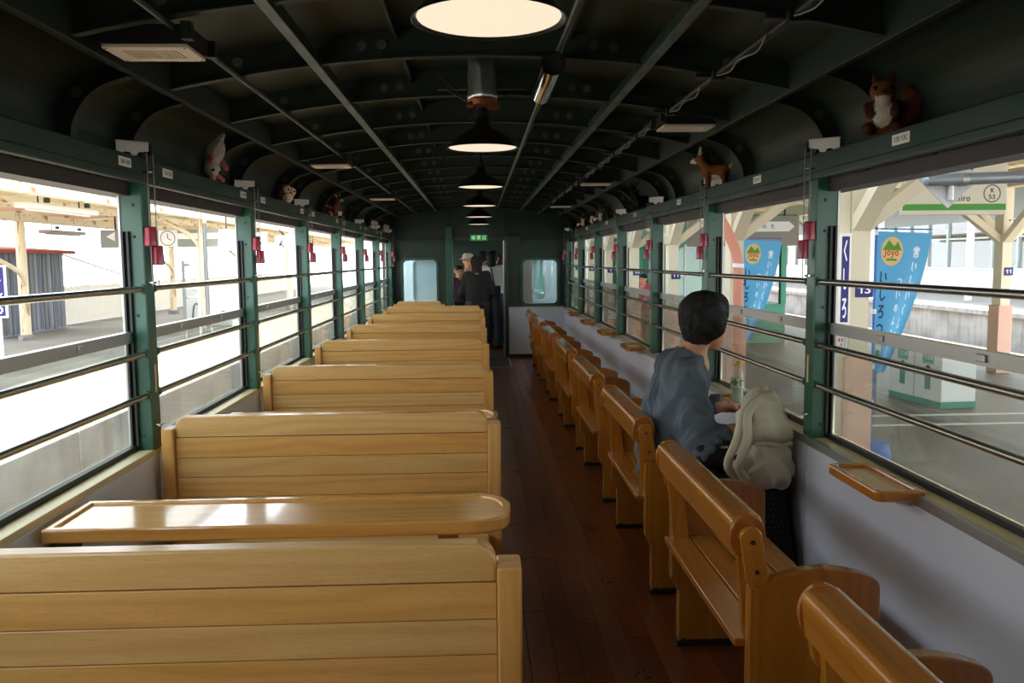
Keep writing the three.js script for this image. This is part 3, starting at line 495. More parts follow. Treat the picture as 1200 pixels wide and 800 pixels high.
  part(st, 'print', sheet(0.89, 0.55, 0, 0, 0.0265), printed(canvasTex(712, 440, (c) => { c.fillStyle = '#e2dfca'; c.fillRect(0, 0, 712, 440); c.fillStyle = '#3f9a2c'; c.fillRect(0, 372, 712, 42); pen(c, 'ku', 200, 130, 90, 110, 16, '#33352f'); pen(c, 'shi', 300, 130, 90, 110, 16, '#33352f'); pen(c, 'ro', 400, 130, 90, 110, 16, '#33352f'); c.fillStyle = '#33352f'; c.font = 'bold 52px sans-serif'; c.fillText('Kushiro', 272, 354); c.lineWidth = 7; c.strokeStyle = '#3d3d38'; c.beginPath(); c.arc(612, 304, 56, 0, 7); c.stroke(); c.font = 'bold 44px sans-serif'; c.textAlign = 'center'; c.fillText('K', 612, 298); c.fillText('53', 612, 342); })));
  parts(st, 'hanger', [rod([-0.35, 0.28, 0], [-0.35, 0.55, 0], 0.015, 8), rod([0.35, 0.28, 0], [0.35, 0.55, 0], 0.015, 8)], M.iron);
  const dp = thing('plate_bracket', 'grey steel pipe arm carrying a diamond-shaped metal plate', 'bracket', [2.36, 1.888, -4.3]);
  part(dp, 'pipe', merge([rod([-0.13, -0.012, 0], [1.3, 0.03, 0], 0.03, 16), new THREE.SphereGeometry(0.03, 16, 10).scale(0.5, 1, 1).translate(-0.13, -0.012, 0)]), std(0x8f979c, 0.4, { metalness: 0.5 }));
  part(dp, 'diamond_plate', extr(shape([[-0.16, 0], [0, -0.15], [0.16, 0], [0, 0.15]]), 0.012, 0.002).translate(0.005, 0, -0.04), std(0xc4c9cb, 0.5)); part(dp, 'clamp', merge([rod([0.005, -0.11, -0.02], [0.005, 0.13, -0.02], 0.018, 12), rod([0.04, -0.009, 0], [0.075, -0.008, 0], 0.034, 16)]), M.alu); part(dp, 'mast', rod([1.3, -2.02, 0], [1.3, 0.6, 0], 0.045, 14), std(0x8f979c, 0.4, { metalness: 0.5 }));
  const ds = thing('direction_sign', 'grey hanging direction board with white arrow panel', 'sign', [3.75, 1.87, -12.2]);
  part(ds, 'board', rbox(1.6, 0.42, 0.06, 0.006), std(0x8a8578, 0.6)); part(ds, 'arrow_panel', extr(shape([[-0.5, -0.07], [0.6, -0.07], [0.68, 0], [0.6, 0.07], [-0.5, 0.07]]), 0.01).translate(0.05, 0.06, 0.035), M.white);
  const tx = part(ds, 'lettering', sheet(0.5, 0.1, 0.25, 0.06, 0.0412), printed(canvasTex(160, 32, (c) => { c.fillStyle = '#e8e8e4'; c.fillRect(0, 0, 160, 32); ['jo', 'kou', 'no', 'ro'].forEach((q, i) => pen(c, q, 12 + i * 36, 6, 22, 20, 3, '#77776f')); })));
  parts(ds, 'hanger', [rod([-0.6, 0.2, 0], [-0.6, 0.8, 0], 0.015, 8), rod([0.6, 0.2, 0], [0.6, 0.8, 0], 0.015, 8)], M.iron);
  // banners on poles
  const bt = canvasTex(256, 512, (c) => {
    c.fillStyle = '#63b4e4'; c.fillRect(0, 0, 256, 512); c.fillStyle = '#e9c58c'; c.beginPath(); c.arc(74, 70, 52, 0, 7); c.fill(); c.fillStyle = '#5c9a3c'; c.beginPath(); c.moveTo(28, 66); c.lineTo(58, 30); c.lineTo(84, 52); c.lineTo(100, 34); c.lineTo(120, 66); c.fill(); c.fillStyle = '#c2501c'; c.font = 'bold 34px sans-serif'; c.textAlign = 'center'; c.fillText('Joyo', 74, 86); c.fillStyle = '#5c9a3c'; c.fillRect(50, 96, 50, 8);
    ['i', 'shi', 'ro', 'tsu'].forEach((q, i) => pen(c, q, 20, 140 + i * 62, 46, 50, 7, '#1b4b6b')); ['jo', 'i', 'shi', 'i', 'ku', 'shi', 'ro'].forEach((q, i) => pen(c, q, 176, 50 + i * 52, 34, 40, 6, '#e8f5fc')); ['tsu', 'i', 'no', 'n', 'ro', 'ku', 'kou'].forEach((q, i) => pen(c, q, 112, 160 + i * 48, 28, 34, 5, '#dff1fb')); c.fillStyle = '#e8f5f0'; c.beginPath(); c.ellipse(42, 420, 20, 30, 0, 0, 7); c.fill(); c.fillStyle = '#4c9a55'; c.fillRect(28, 430, 26, 30);
  });
  const ban = new THREE.PlaneGeometry(1, 1, 20, 30); { const p = ban.attributes.position; for (let i = 0; i < p.count; i++) { const u = p.getX(i) + 0.5, v = 0.5 - p.getY(i), w = 0.45 * (1 - 0.62 * v * v * 0.9 - 0.12 * v), wave = 0.05 * Math.sin(u * 7 + v * 2.5) * v + 0.12 * u * v; p.setXYZ(i, 0.01 + u * w, 1.85 - v * 1.15 - 0.02 * u, -wave); } ban.computeVertexNormals(); }
  const b0 = thing('banner_flag', 'blue nobori banner with round emblem on a pole, beside the recycling bin', 'banner', [3.2, GY, -6.9], 'blue banners on the platform');
  part(b0, 'cloth', ban, std(0xffffff, 0.8, { map: bt, side: THREE.DoubleSide })); part(b0, 'pole', merge([cyl(0.011, 0.011, 2.0, 10, 0, 1.0, 0), rod([-0.01, 1.87, 0], [0.46, 1.86, 0], 0.006, 6)]), std(0x2f6fc0, 0.4)); part(b0, 'clip', merge([0.45, 0.75, 1.2, 1.84].map((y) => cyl(0.017, 0.017, 0.04, 10, 0, y, 0))), M.white); part(b0, 'weight', cyl(0.14, 0.17, 0.12, 20, 0, 0.06, 0), std(0x3c6bb0, 0.6));
  copyOf(b0, [2.98, GY, -9.75], 'blue nobori banner with round emblem on a pole, beside the salmon drain pipe');
  // recycling bin
  const bin = thing('recycling_bin', 'pale double recycling bin with green labels and green base', 'bin', [5.1, GY, -9.5], null); bin.rotation.y = 0.12;
  const mB = std(0xeef4f5, 0.5), mT = std(0x1f8f7c, 0.5);
  part(bin, 'body', rbox(0.42, 0.55, 0.94, 0.012, 0, 0.34, 0), mB); part(bin, 'base', rbox(0.43, 0.07, 0.95, 0.006, 0, 0.035, 0), mT); part(bin, 'seam', bx(-0.2125, -0.209, 0.08, 0.6, -0.003, 0.003), M.iron);
  const lt = canvasTex(96, 64, (c) => { c.fillStyle = '#1f9a84'; c.fillRect(0, 0, 96, 64); c.strokeStyle = '#cdeee6'; c.lineWidth = 4; c.strokeRect(6, 6, 84, 52); pen(c, 'ro', 14, 14, 22, 34, 5, '#d8f3ec'); pen(c, 'kou', 40, 14, 20, 32, 5, '#d8f3ec'); pen(c, 'no', 64, 14, 20, 34, 5, '#d8f3ec'); });
  for (const z of [-0.22, 0.24]) { part(bin, 'label', sheet(0.2, 0.13).rotateY(-Math.PI / 2).translate(-0.2112, 0.53, z), printed(lt)); part(bin, 'mark', extr(rrect(-0.05, 0.05, -0.1, 0.1, 0.01), 0.002).rotateY(-Math.PI / 2).translate(-0.2112, 0.28, z), mT); part(bin, 'slot', rod([-0.2115, 0.40, z], [-0.2105, 0.40, z], 0.05, 20), M.black); }
  const pot = thing('leafy_plant', 'small bright green plant standing behind the blue banner pole', 'plant', [3.5, GY, -8.3]);
  part(pot, 'pot', cyl(0.13, 0.1, 0.2, 18, 0, 0.1, 0), std(0x4a4038, 0.7)); const lf = new THREE.SphereGeometry(0.07, 8, 6).scale(1, 0.25, 0.5); for (let i = 0; i < 34; i++) { const m = part(pot, 'leaf', lf, std(0x5d9e2e, 0.5)); m.position.set(rr(-0.13, 0.13), rr(0.24, 0.62), rr(-0.13, 0.13)); m.rotation.set(rr(-1, 1), rr(0, 6), rr(-1, 1)); }
  part(pot, 'stem', cyl(0.015, 0.02, 0.4, 8, 0, 0.38, 0), std(0x4d6a2a, 0.7));
  const ex = thing('grey_canister', 'dark grey canister standing between the plant and the recycling bin', 'canister', [4.05, GY, -8.9]); part(ex, 'body', lathe([[0, 0], [0.12, 0], [0.125, 0.02], [0.125, 0.42], [0.1, 0.5], [0.04, 0.52], [0, 0.52]], 22), std(0x474748, 0.6)); part(ex, 'cap', cyl(0.05, 0.05, 0.07, 14, 0, 0.55, 0), std(0x303030, 0.6));
  const dr = thing('drain_pipe', 'salmon pink drain pipe curving down in front of column 12', 'pipe', [0, 0, 0]); part(dr, 'pipe', tube([[2.2, 2.3, -8.4], [2.28, 2.0, -8.4], [2.42, 1.75, -8.4], [2.52, 1.5, -8.4], [2.535, 1.2, -8.4], [2.54, 0.5, -8.4], [2.54, GY, -8.4]], 0.05, 40, 14), std(0xd08a72, 0.55)); part(dr, 'band', rod([2.53, 1.4, -8.4], [2.533, 1.44, -8.4], 0.056, 16), M.white);
  // waiting shelters further along
  const tg = std(0x4f9a7c, 0.6), tgd = std(0x3a7d63, 0.6);
  const sh = thing('waiting_shelter', 'pale green waiting shelter with tall white windows on the platform', 'shelter', [4.7, GY, -18.2]);
  part(sh, 'body', merge([bx(-1.2, 1.2, 0, 0.75, -1.8, 1.8), bx(-1.2, 1.2, 1.9, 2.35, -1.8, 1.8), ...[-1.8, -0.6, 0.6, 1.75].flatMap((z) => [bx(-1.2, -1.1, 0.75, 1.9, z, z + 0.09), bx(1.1, 1.2, 0.75, 1.9, z, z + 0.09)]), ...[-1.2, -0.4, 0.35, 1.1].map((x) => bx(x, x + 0.1, 0.75, 1.9, 1.7, 1.8)), bx(-1.2, 1.2, 0.75, 1.9, -1.8, -1.7)]), tg); part(sh, 'roof', rbox(2.7, 0.1, 3.9, 0.01, 0, 2.4, 0), tgd);
  for (const x of [-0.75, 0, 0.75]) { const wn = part(sh, 'window', merge([bx(x - 0.3, x + 0.3, 1.3, 1.33, 1.76, 1.78), bx(x - 0.015, x + 0.015, 0.75, 1.9, 1.76, 1.78)]), M.white); part(wn, 'pane', bx(x - 0.36, x + 0.36, 0.75, 1.9, 1.74, 1.75), M.glass); }
  for (const z of [-1.2, 0, 1.2]) part(sh, 'side_pane', bx(-1.16, -1.15, 0.75, 1.9, z - 0.52, z + 0.52), M.glass);
  const kb = thing('kiosk', 'dark green kiosk with a bright lime door frame on the platform', 'kiosk', [3.6, GY, -22.4]);
  part(kb, 'body', bx(-0.7, 0.9, 0, 2.4, -1.4, 1.4), tgd); part(kb, 'door_frame', merge([bx(-0.72, -0.7, 0, 2.2, 0.9, 1.02), bx(-0.72, -0.7, 0, 2.2, -0.1, 0.02), bx(-0.72, -0.7, 2.1, 2.25, -0.1, 1.02), bx(-0.72, 0.9, 2.25, 2.36, 1.4, 1.42)]), std(0x9ac23a, 0.5)); part(kb, 'door', bx(-0.715, -0.7, 0, 2.1, 0.02, 0.9), tg);
}
// ---- building beyond the second track
{
  const b = thing('station_building', 'long white trackside building with a band of windows', 'building', [20, GY, -36]);
  part(b, 'lower_wall', bx(0, 6, 0, 1.05, -30, 16), M.white); part(b, 'upper_wall', bx(0, 6, 3.0, 4.2, -30, 16), std(0x8b8f8c, 0.7)); part(b, 'back_wall', bx(4, 6, 1.05, 3.0, -30, 16), std(0x5c6660, 0.8)); part(b, 'roof', bx(-3.1, 6.5, 4.2, 4.35, -31, 17), std(0x565a58, 0.7)); part(b, 'sill', bx(-0.08, 0.02, 1.05, 1.15, -30, 16), std(0xc9cfcb, 0.6));
  for (let z = 15.9; z > -30; z -= 1.6) { part(b, 'mullion', bx(-0.05, 0.08, 1.05, 3.0, z - 0.06, z + 0.06), std(0xb9c6c2, 0.5)); const w = part(b, 'window', bx(0.02, 0.04, 1.15, 3.0, z - 1.54, z - 0.06), M.glass); part(w, 'transom', bx(-0.02, 0.05, 2.3, 2.36, z - 1.54, z - 0.06), std(0xb9c6c2, 0.5)); }
  for (let z = 12; z > -28; z -= 7) { const c = part(b, 'roof_post', bx(-2.09, -1.91, 0, 4.2, z - 0.09, z + 0.09), M.white); part(c, 'strut', bar([-2, 3.2, z], [-0.6, 4.2, z], 0.08, 0.08, [0, 0, 1]), M.white); }
}
// ================================================================ outside: the platform across the track (table side)
{
  const c = struct('canopy_opposite', 'rusty cream station canopy across the track', 'canopy');
  part(c, 'fascia_beam', rbx(-6.5, -6.32, 2.5, 2.86, -60, 14, 0.01, 'z'), M.cream); part(c, 'back_beam', rbx(-10.0, -9.8, 2.42, 2.6, -60, 14, 0.01, 'z'), M.cream); part(c, 'mid_beam', rbx(-8.2, -8.05, 2.55, 2.68, -60, 14, 0.01, 'z'), M.cream);
  part(c, 'roof_deck', extr(shape([[-6.1, 2.98], [-11.6, 2.72], [-11.6, 2.66], [-6.1, 2.92]]), 74).translate(0, 0, -23), std(0xe6dcc0, 0.7));
  for (let z = 12; z > -60; z -= 2.3) part(c, 'rafter', bar([-6.2, 2.86, z], [-11.4, 2.62, z], 0.09, 0.12), M.cream);
  const sh = cyl(0.1, 0.11, 2.65, 14, 0, 1.325, 0);
  [[-6.42, -2.1], [-6.42, -11.3], [-6.42, -20.5], [-6.42, -29.7], [-6.42, -38.9], [-9.9, -10], [-9.9, -19.2], [-9.9, -28.4], [-9.9, -37.6]].forEach(([x, z]) => {
    const f = x > -8, g = thing('canopy_pole', f ? `flaking cream steel pole under the fascia beam, ${ordinal(Math.round((-2.1 - z) / 9.2))} along the opposite platform` : `rust-spotted cream pole with curved strut, ${ordinal(Math.round((-10 - z) / 9.2))} in the row past the wooden shed`, 'pole', [x, GY, z], f ? 'poles under the fascia beam' : 'poles by the shed');
    part(g, 'shaft', sh, M.cream); part(g, 'strut', f ? tube([[0, 1.9, 0], [-0.3, 2.3, 0], [-0.9, 2.65, 0]], 0.05, 12, 8) : tube([[0.05, 1.2, 0.06], [0.12, 1.5, 0.4], [-0.1, 1.85, 1.1], [-0.2, 2.1, 1.8]], 0.05, 14, 8), M.cream); part(g, 'foot', cyl(0.15, 0.17, 0.12, 14, 0, 0.06, 0), M.conc);
  });
  const lf = [[-7.06, 2.42, -15, 2.4], [-10.66, 2.3, -22.8, 2.0]];
  lf.forEach(([x, y, z, L], i) => { const g = thing('tube_fixture', i ? 'grey tube light hanging near the wooden shed' : 'white tube light fixture below the rusty fascia beam', 'light fixture', [x, y, z]); part(g, 'housing', rbox(0.28, 0.09, L, 0.012), i ? std(0x9a9a96, 0.6) : M.white); part(g, 'tube', rod([0, -0.06, -L * 0.46], [0, -0.06, L * 0.46], 0.018, 10), M.white); parts(g, 'hanger', [rod([0, 0, -L * 0.3], [0, 0.5, -L * 0.3], 0.012, 6), rod([0, 0, L * 0.3], [0, 0.5, L * 0.3], 0.012, 6), box(0.06, 0.08, 0.1, 0.14, 0.1, -L * 0.3), box(0.06, 0.08, 0.1, 0.14, 0.1, L * 0.3)], M.iron); });
  // weathered shed
  const s = thing('wooden_shed', 'weathered grey plank shed with a rusty roof edge', 'shed', [-11.8, GY, -21]);
  part(s, 'core', bx(-1.1, 1.1, 0, 1.95, -1.75, 1.7), std(0x8d9299, 0.9)); const mW = [0xffffff, 0xdfe6ec, 0xe9e4dd].map((q) => std(q, 0.9, { map: tWeather }));
  for (let i = 0; i < 16; i++) { const z = 1.72 - i * 0.215, d = rr(0.17, 0.212); part(s, 'plank', rbx(1.1, 1.125 + rnd() * 0.015, 0.02 + rnd() * 0.06, 1.95 - rnd() * 0.05, z - d, z, 0.004, 'z', [rnd(), rnd()]), mW[i % 3]); }
  for (let i = 0; i < 10; i++) { const x = -1.1 + i * 0.22; part(s, 'plank', rbx(x, x + rr(0.18, 0.215), 0.02, 1.95, 1.7, 1.725, 0.004, 'x', [rnd(), rnd()]), mW[i % 3]); }
  part(s, 'roof', extr(shape([[-1.4, 2.12], [1.35, 1.9], [1.35, 1.98], [-1.4, 2.2]]), 3.9), std(0x9c4a35, 0.85)); 
  // pale board fence
  const f = thing('board_fence', 'pale vertical board fence behind the far platform', 'fence', [-11.2, GY, -24]); const fb = []; for (let z = 0.6; z > -26; z -= 0.17) fb.push(rbx(0, 0.03, 0.02, 1.02 + 0.05 * rnd(), z - 0.158, z, 0.004, 'x', [rnd(), rnd()])); const fm = std(0xf4efe6, 0.85, { map: tWeather }); fm.color.setScalar(1.0); part(f, 'boards', merge(fb), std(0xf0ece2, 0.85)).userData.kind = 'stuff'; part(f, 'rail', merge([bx(-0.05, 0, 0.3, 0.38, -26, 0.6), bx(-0.05, 0, 0.8, 0.88, -26, 0.6)]), std(0xc4bbaa, 0.85));
  part(f, 'stay_wire', rod([0.1, 1.9, 0.4], [0.1, 1.05, -5], 0.02, 6), M.iron);
  // direction board with clock
  const d = thing('clock_sign_board', 'long grey hanging sign board with round clock across the track', 'sign', [-7.3, 2.08, -21]);
  part(d, 'board', rbox(3.3, 0.42, 0.1, 0.01), std(0x8f9189, 0.6)); parts(d, 'white_panel', [rbox(1.4, 0.14, 0.02, 0.004, 0.85, 0.05, 0.055), extr(shape([[-1.5, 0.05], [-1.3, 0.16], [-1.3, -0.06]]), 0.02).translate(0, 0, 0.055), rbox(0.5, 0.14, 0.02, 0.004, -0.6, 0.05, 0.055)], M.white);
  const ck = part(d, 'clock_case', rbox(0.44, 0.4, 0.05, 0.01, -0.06, 0, 0.06), M.white); part(ck, 'clock_hands', merge([rod([-0.06, 0, 0.09], [-0.06, 0.11, 0.09], 0.008, 6), rod([-0.06, 0, 0.09], [0.02, -0.05, 0.09], 0.008, 6), new THREE.TorusGeometry(0.17, 0.008, 6, 28).translate(-0.06, 0, 0.086)]), M.black);
  parts(d, 'hanger', [rod([-1.3, 0.2, 0], [-1.3, 0.75, 0], 0.02, 6), rod([1.3, 0.2, 0], [1.3, 0.85, 0], 0.02, 6)], M.iron);
  const numbers = (ch) => canvasTex(64, 64, (q) => { q.fillStyle = '#f4f4ee'; q.fillRect(0, 0, 64, 64); q.fillStyle = '#33383a'; q.font = 'bold 52px sans-serif'; q.textAlign = 'center'; q.fillText(ch, 32, 51); });
  [['3', -6.55, -26], ['4', -6.5, -29]].forEach(([ch, x, z]) => { const g = thing('track_number_sign', `square hanging sign with the digit ${ch === '3' ? 'three' : 'four'} across the track`, 'sign', [x + 0.05, 2.12, z]); part(g, 'plate', rbox(0.52, 0.52, 0.05, 0.008), M.white); part(g, 'digit', sheet(0.5, 0.5, 0, 0, 0.027), printed(numbers(ch))); part(g, 'hanger', rod([0, 0.25, 0], [0, 0.78, 0], 0.02, 6), M.iron); });
  const rd = thing('round_speaker', 'grey round loudspeaker beside the number 4 sign', 'speaker', [-5.95, 2.1, -28]); part(rd, 'horn', lathe([[0, 0], [0.1, 0.02], [0.24, 0.2], [0.25, 0.22], [0.08, 0.1], [0, 0.1]], 20).rotateX(1.3), std(0x9ea3a4, 0.5)); part(rd, 'arm', rod([0, 0, 0], [-0.5, 0.55, 0], 0.02, 6), M.iron);
  const ks = thing('kana_name_sign', 'navy vertical name sign with white kana across the track', 'sign', [-7.62, 1.07, -14]);
  part(ks, 'board', rbox(0.03, 0.84, 0.24, 0.004), M.white); part(ks, 'print', sheet(0.24, 0.8, 0, 0, 0).translate(0, 0, 0), std(0x241d72, 0.5)); ks.children[1].geometry = sheet(0.22, 0.8).rotateY(Math.PI / 2).translate(0.0165, 0, 0); ks.children[1].material = printed(canvasTex(72, 256, (q) => { q.fillStyle = '#efeee6'; q.fillRect(0, 0, 72, 256); q.fillStyle = '#2a2578'; q.fillRect(10, 4, 52, 248); pen(q, 'ku', 16, 14, 40, 60, 8, '#fff'); pen(q, 'shi', 16, 96, 40, 62, 8, '#fff'); pen(q, 'ro', 16, 180, 40, 60, 8, '#fff'); }));
  part(ks, 'pole', rod([-0.04, -1.22, 0], [-0.04, 1.5, 0], 0.03, 10), M.white); ks.rotation.y = -0.9;
  const gt = thing('stair_gate', 'grey metal gate frame beside the white booth across the track', 'gate', [-6.25, GY, -19]); part(gt, 'frame', merge([rod([-0.14, 0, 0], [-0.14, 1.7, 0], 0.035, 8), rod([0.18, 0, 0], [0.18, 1.7, 0], 0.035, 8), rod([-0.16, 1.6, 0], [0.2, 1.6, 0], 0.03, 8), rod([-0.14, 0.9, 0], [0.18, 0.9, 0], 0.02, 8)]), std(0x6d7476, 0.5)); part(gt, 'dark_post', rod([0.32, 0, -0.1], [0.32, 2.5, -0.1], 0.045, 10), std(0x3b3e44, 0.5));
  const bt = thing('white_booth', 'white booth with grey handrail on the platform across the track', 'booth', [-6.9, GY, -23.2]); part(bt, 'body', rbox(1.4, 0.95, 1.2, 0.03, 0, 0.475, 0), std(0xd5d8d6, 0.6)); part(bt, 'lid', rbox(1.46, 0.06, 1.26, 0.02, 0, 0.97, 0), M.white); part(bt, 'handrail', merge([tube([[-0.5, 0.15, 0.64], [-0.4, 0.6, 0.68], [-0.1, 0.35, 0.66], [0, 0.1, 0.64]], 0.02, 12, 6), rbox(0.12, 0.2, 0.04, 0.01, 0.3, 0.3, 0.62)]), std(0x54585a, 0.5));
}
// ================================================================ soft bodies: a distance field meshed on a grid (surface nets)
function nets(sdf, lo, hi, cell, colorOf) {
  const n = [0, 1, 2].map((i) => Math.ceil((hi[i] - lo[i]) / cell) + 1), [nx, ny, nz] = n, F = new Float32Array(nx * ny * nz), id = (i, j, k) => i + nx * (j + ny * k);
  for (let k = 0; k < nz; k++) for (let j = 0; j < ny; j++) for (let i = 0; i < nx; i++) F[id(i, j, k)] = sdf(lo[0] + i * cell, lo[1] + j * cell, lo[2] + k * cell);
  const vi = new Int32Array(nx * ny * nz).fill(-1), pos = [], idx = [];
  const E = [[0, 1], [2, 3], [4, 5], [6, 7], [0, 2], [1, 3], [4, 6], [5, 7], [0, 4], [1, 5], [2, 6], [3, 7]];
  for (let k = 0; k + 1 < nz; k++) for (let j = 0; j + 1 < ny; j++) for (let i = 0; i + 1 < nx; i++) {
    const f = []; let m = 0; for (let c = 0; c < 8; c++) { f[c] = F[id(i + (c & 1), j + (c >> 1 & 1), k + (c >> 2))]; if (f[c] < 0) m |= 1 << c; }
    if (m === 0 || m === 255) continue;
    let x = 0, y = 0, z = 0, q = 0; for (const [a, b] of E) if ((f[a] < 0) !== (f[b] < 0)) { const t = f[a] / (f[a] - f[b]); x += lerp(a & 1, b & 1, t); y += lerp(a >> 1 & 1, b >> 1 & 1, t); z += lerp(a >> 2, b >> 2, t); q++; }
    vi[id(i, j, k)] = pos.length / 3; pos.push(lo[0] + (i + x / q) * cell, lo[1] + (j + y / q) * cell, lo[2] + (k + z / q) * cell);
  }
  const quad = (a, b, c, d, s) => { if (a < 0 || b < 0 || c < 0 || d < 0) return; s ? idx.push(a, b, c, a, c, d) : idx.push(a, c, b, a, d, c); };
  for (let k = 1; k + 1 < nz; k++) for (let j = 1; j + 1 < ny; j++) for (let i = 1; i + 1 < nx; i++) {
    const a = F[id(i, j, k)] < 0;
    if (a !== F[id(i + 1, j, k)] < 0) quad(vi[id(i, j - 1, k - 1)], vi[id(i, j, k - 1)], vi[id(i, j, k)], vi[id(i, j - 1, k)], a);
    if (a !== F[id(i, j + 1, k)] < 0) quad(vi[id(i - 1, j, k - 1)], vi[id(i - 1, j, k)], vi[id(i, j, k)], vi[id(i, j, k - 1)], a);
    if (a !== F[id(i, j, k + 1)] < 0) quad(vi[id(i - 1, j - 1, k)], vi[id(i, j - 1, k)], vi[id(i, j, k)], vi[id(i - 1, j, k)], a);
  }
  const g = new THREE.BufferGeometry(); g.setAttribute('position', new THREE.Float32BufferAttribute(pos, 3)); g.setIndex(idx); g.computeVertexNormals(); uvm(g);
  if (colorOf) { const c = new Float32Array(pos.length); for (let i = 0; i < pos.length; i += 3) c.set(colorOf(pos[i], pos[i + 1], pos[i + 2]), i); g.setAttribute('color', new THREE.BufferAttribute(c, 3)); }
  return g;
}
const smin = (a, b, k) => { const h = Math.max(k - Math.abs(a - b), 0) / k; return Math.min(a, b) - h * h * k * 0.25; };
function capD(x, y, z, a, b, ra, rb) { const dx = b[0] - a[0], dy = b[1] - a[1], dz = b[2] - a[2], t = sat(((x - a[0]) * dx + (y - a[1]) * dy + (z - a[2]) * dz) / (dx * dx + dy * dy + dz * dz + 1e-9)); return Math.hypot(x - a[0] - dx * t, y - a[1] - dy * t, z - a[2] - dz * t) - lerp(ra, rb, t); }
const ellD = (x, y, z, c, r) => { const X = (x - c[0]) / r[0], Y = (y - c[1]) / r[1], Z = (z - c[2]) / r[2], k = Math.hypot(X, Y, Z); return (k - 1) * Math.min(r[0], r[1], r[2]); };
// list of tapered capsules [a, b, ra, rb, colour] and ellipsoids [centre, radii, colour]
function soft(list, k, cell, pad = 0.03, wob) {
  const lo = [9, 9, 9], hi = [-9, -9, -9], grow = (p, r) => { for (let i = 0; i < 3; i++) { lo[i] = Math.min(lo[i], p[i] - (r[i] ?? r) - pad); hi[i] = Math.max(hi[i], p[i] + (r[i] ?? r) + pad); } };
  const fns = list.map((q) => { if (q.length > 3) { grow(q[0], q[2]); grow(q[1], q[3]); return (x, y, z) => capD(x, y, z, q[0], q[1], q[2], q[3]); } grow(q[0], q[1]); return (x, y, z) => ellD(x, y, z, q[0], q[1]); });
  const cols = list.map((q) => { const c = q.length > 3 ? q[4] : q[2]; return c === undefined ? null : new THREE.Color(c).toArray(); });
  const sdf = (x, y, z) => { let d = fns[0](x, y, z); for (let i = 1; i < fns.length; i++) d = smin(d, fns[i](x, y, z), k); return wob ? d + wob(x, y, z) : d; };
  return nets(sdf, lo, hi, cell, cols[0] && ((x, y, z) => { let b = 1e9, c = cols[0]; fns.forEach((f, i) => { const d = f(x, y, z); if (d < b) { b = d; c = cols[i]; } }); return c; }));
}
const skin = phy(0xc99270, 0.55), hairM = std(0x090808, 0.75), vcol = std(0xffffff, 0.85, { vertexColors: true, bumpMap: tFur, bumpScale: 0.004 });
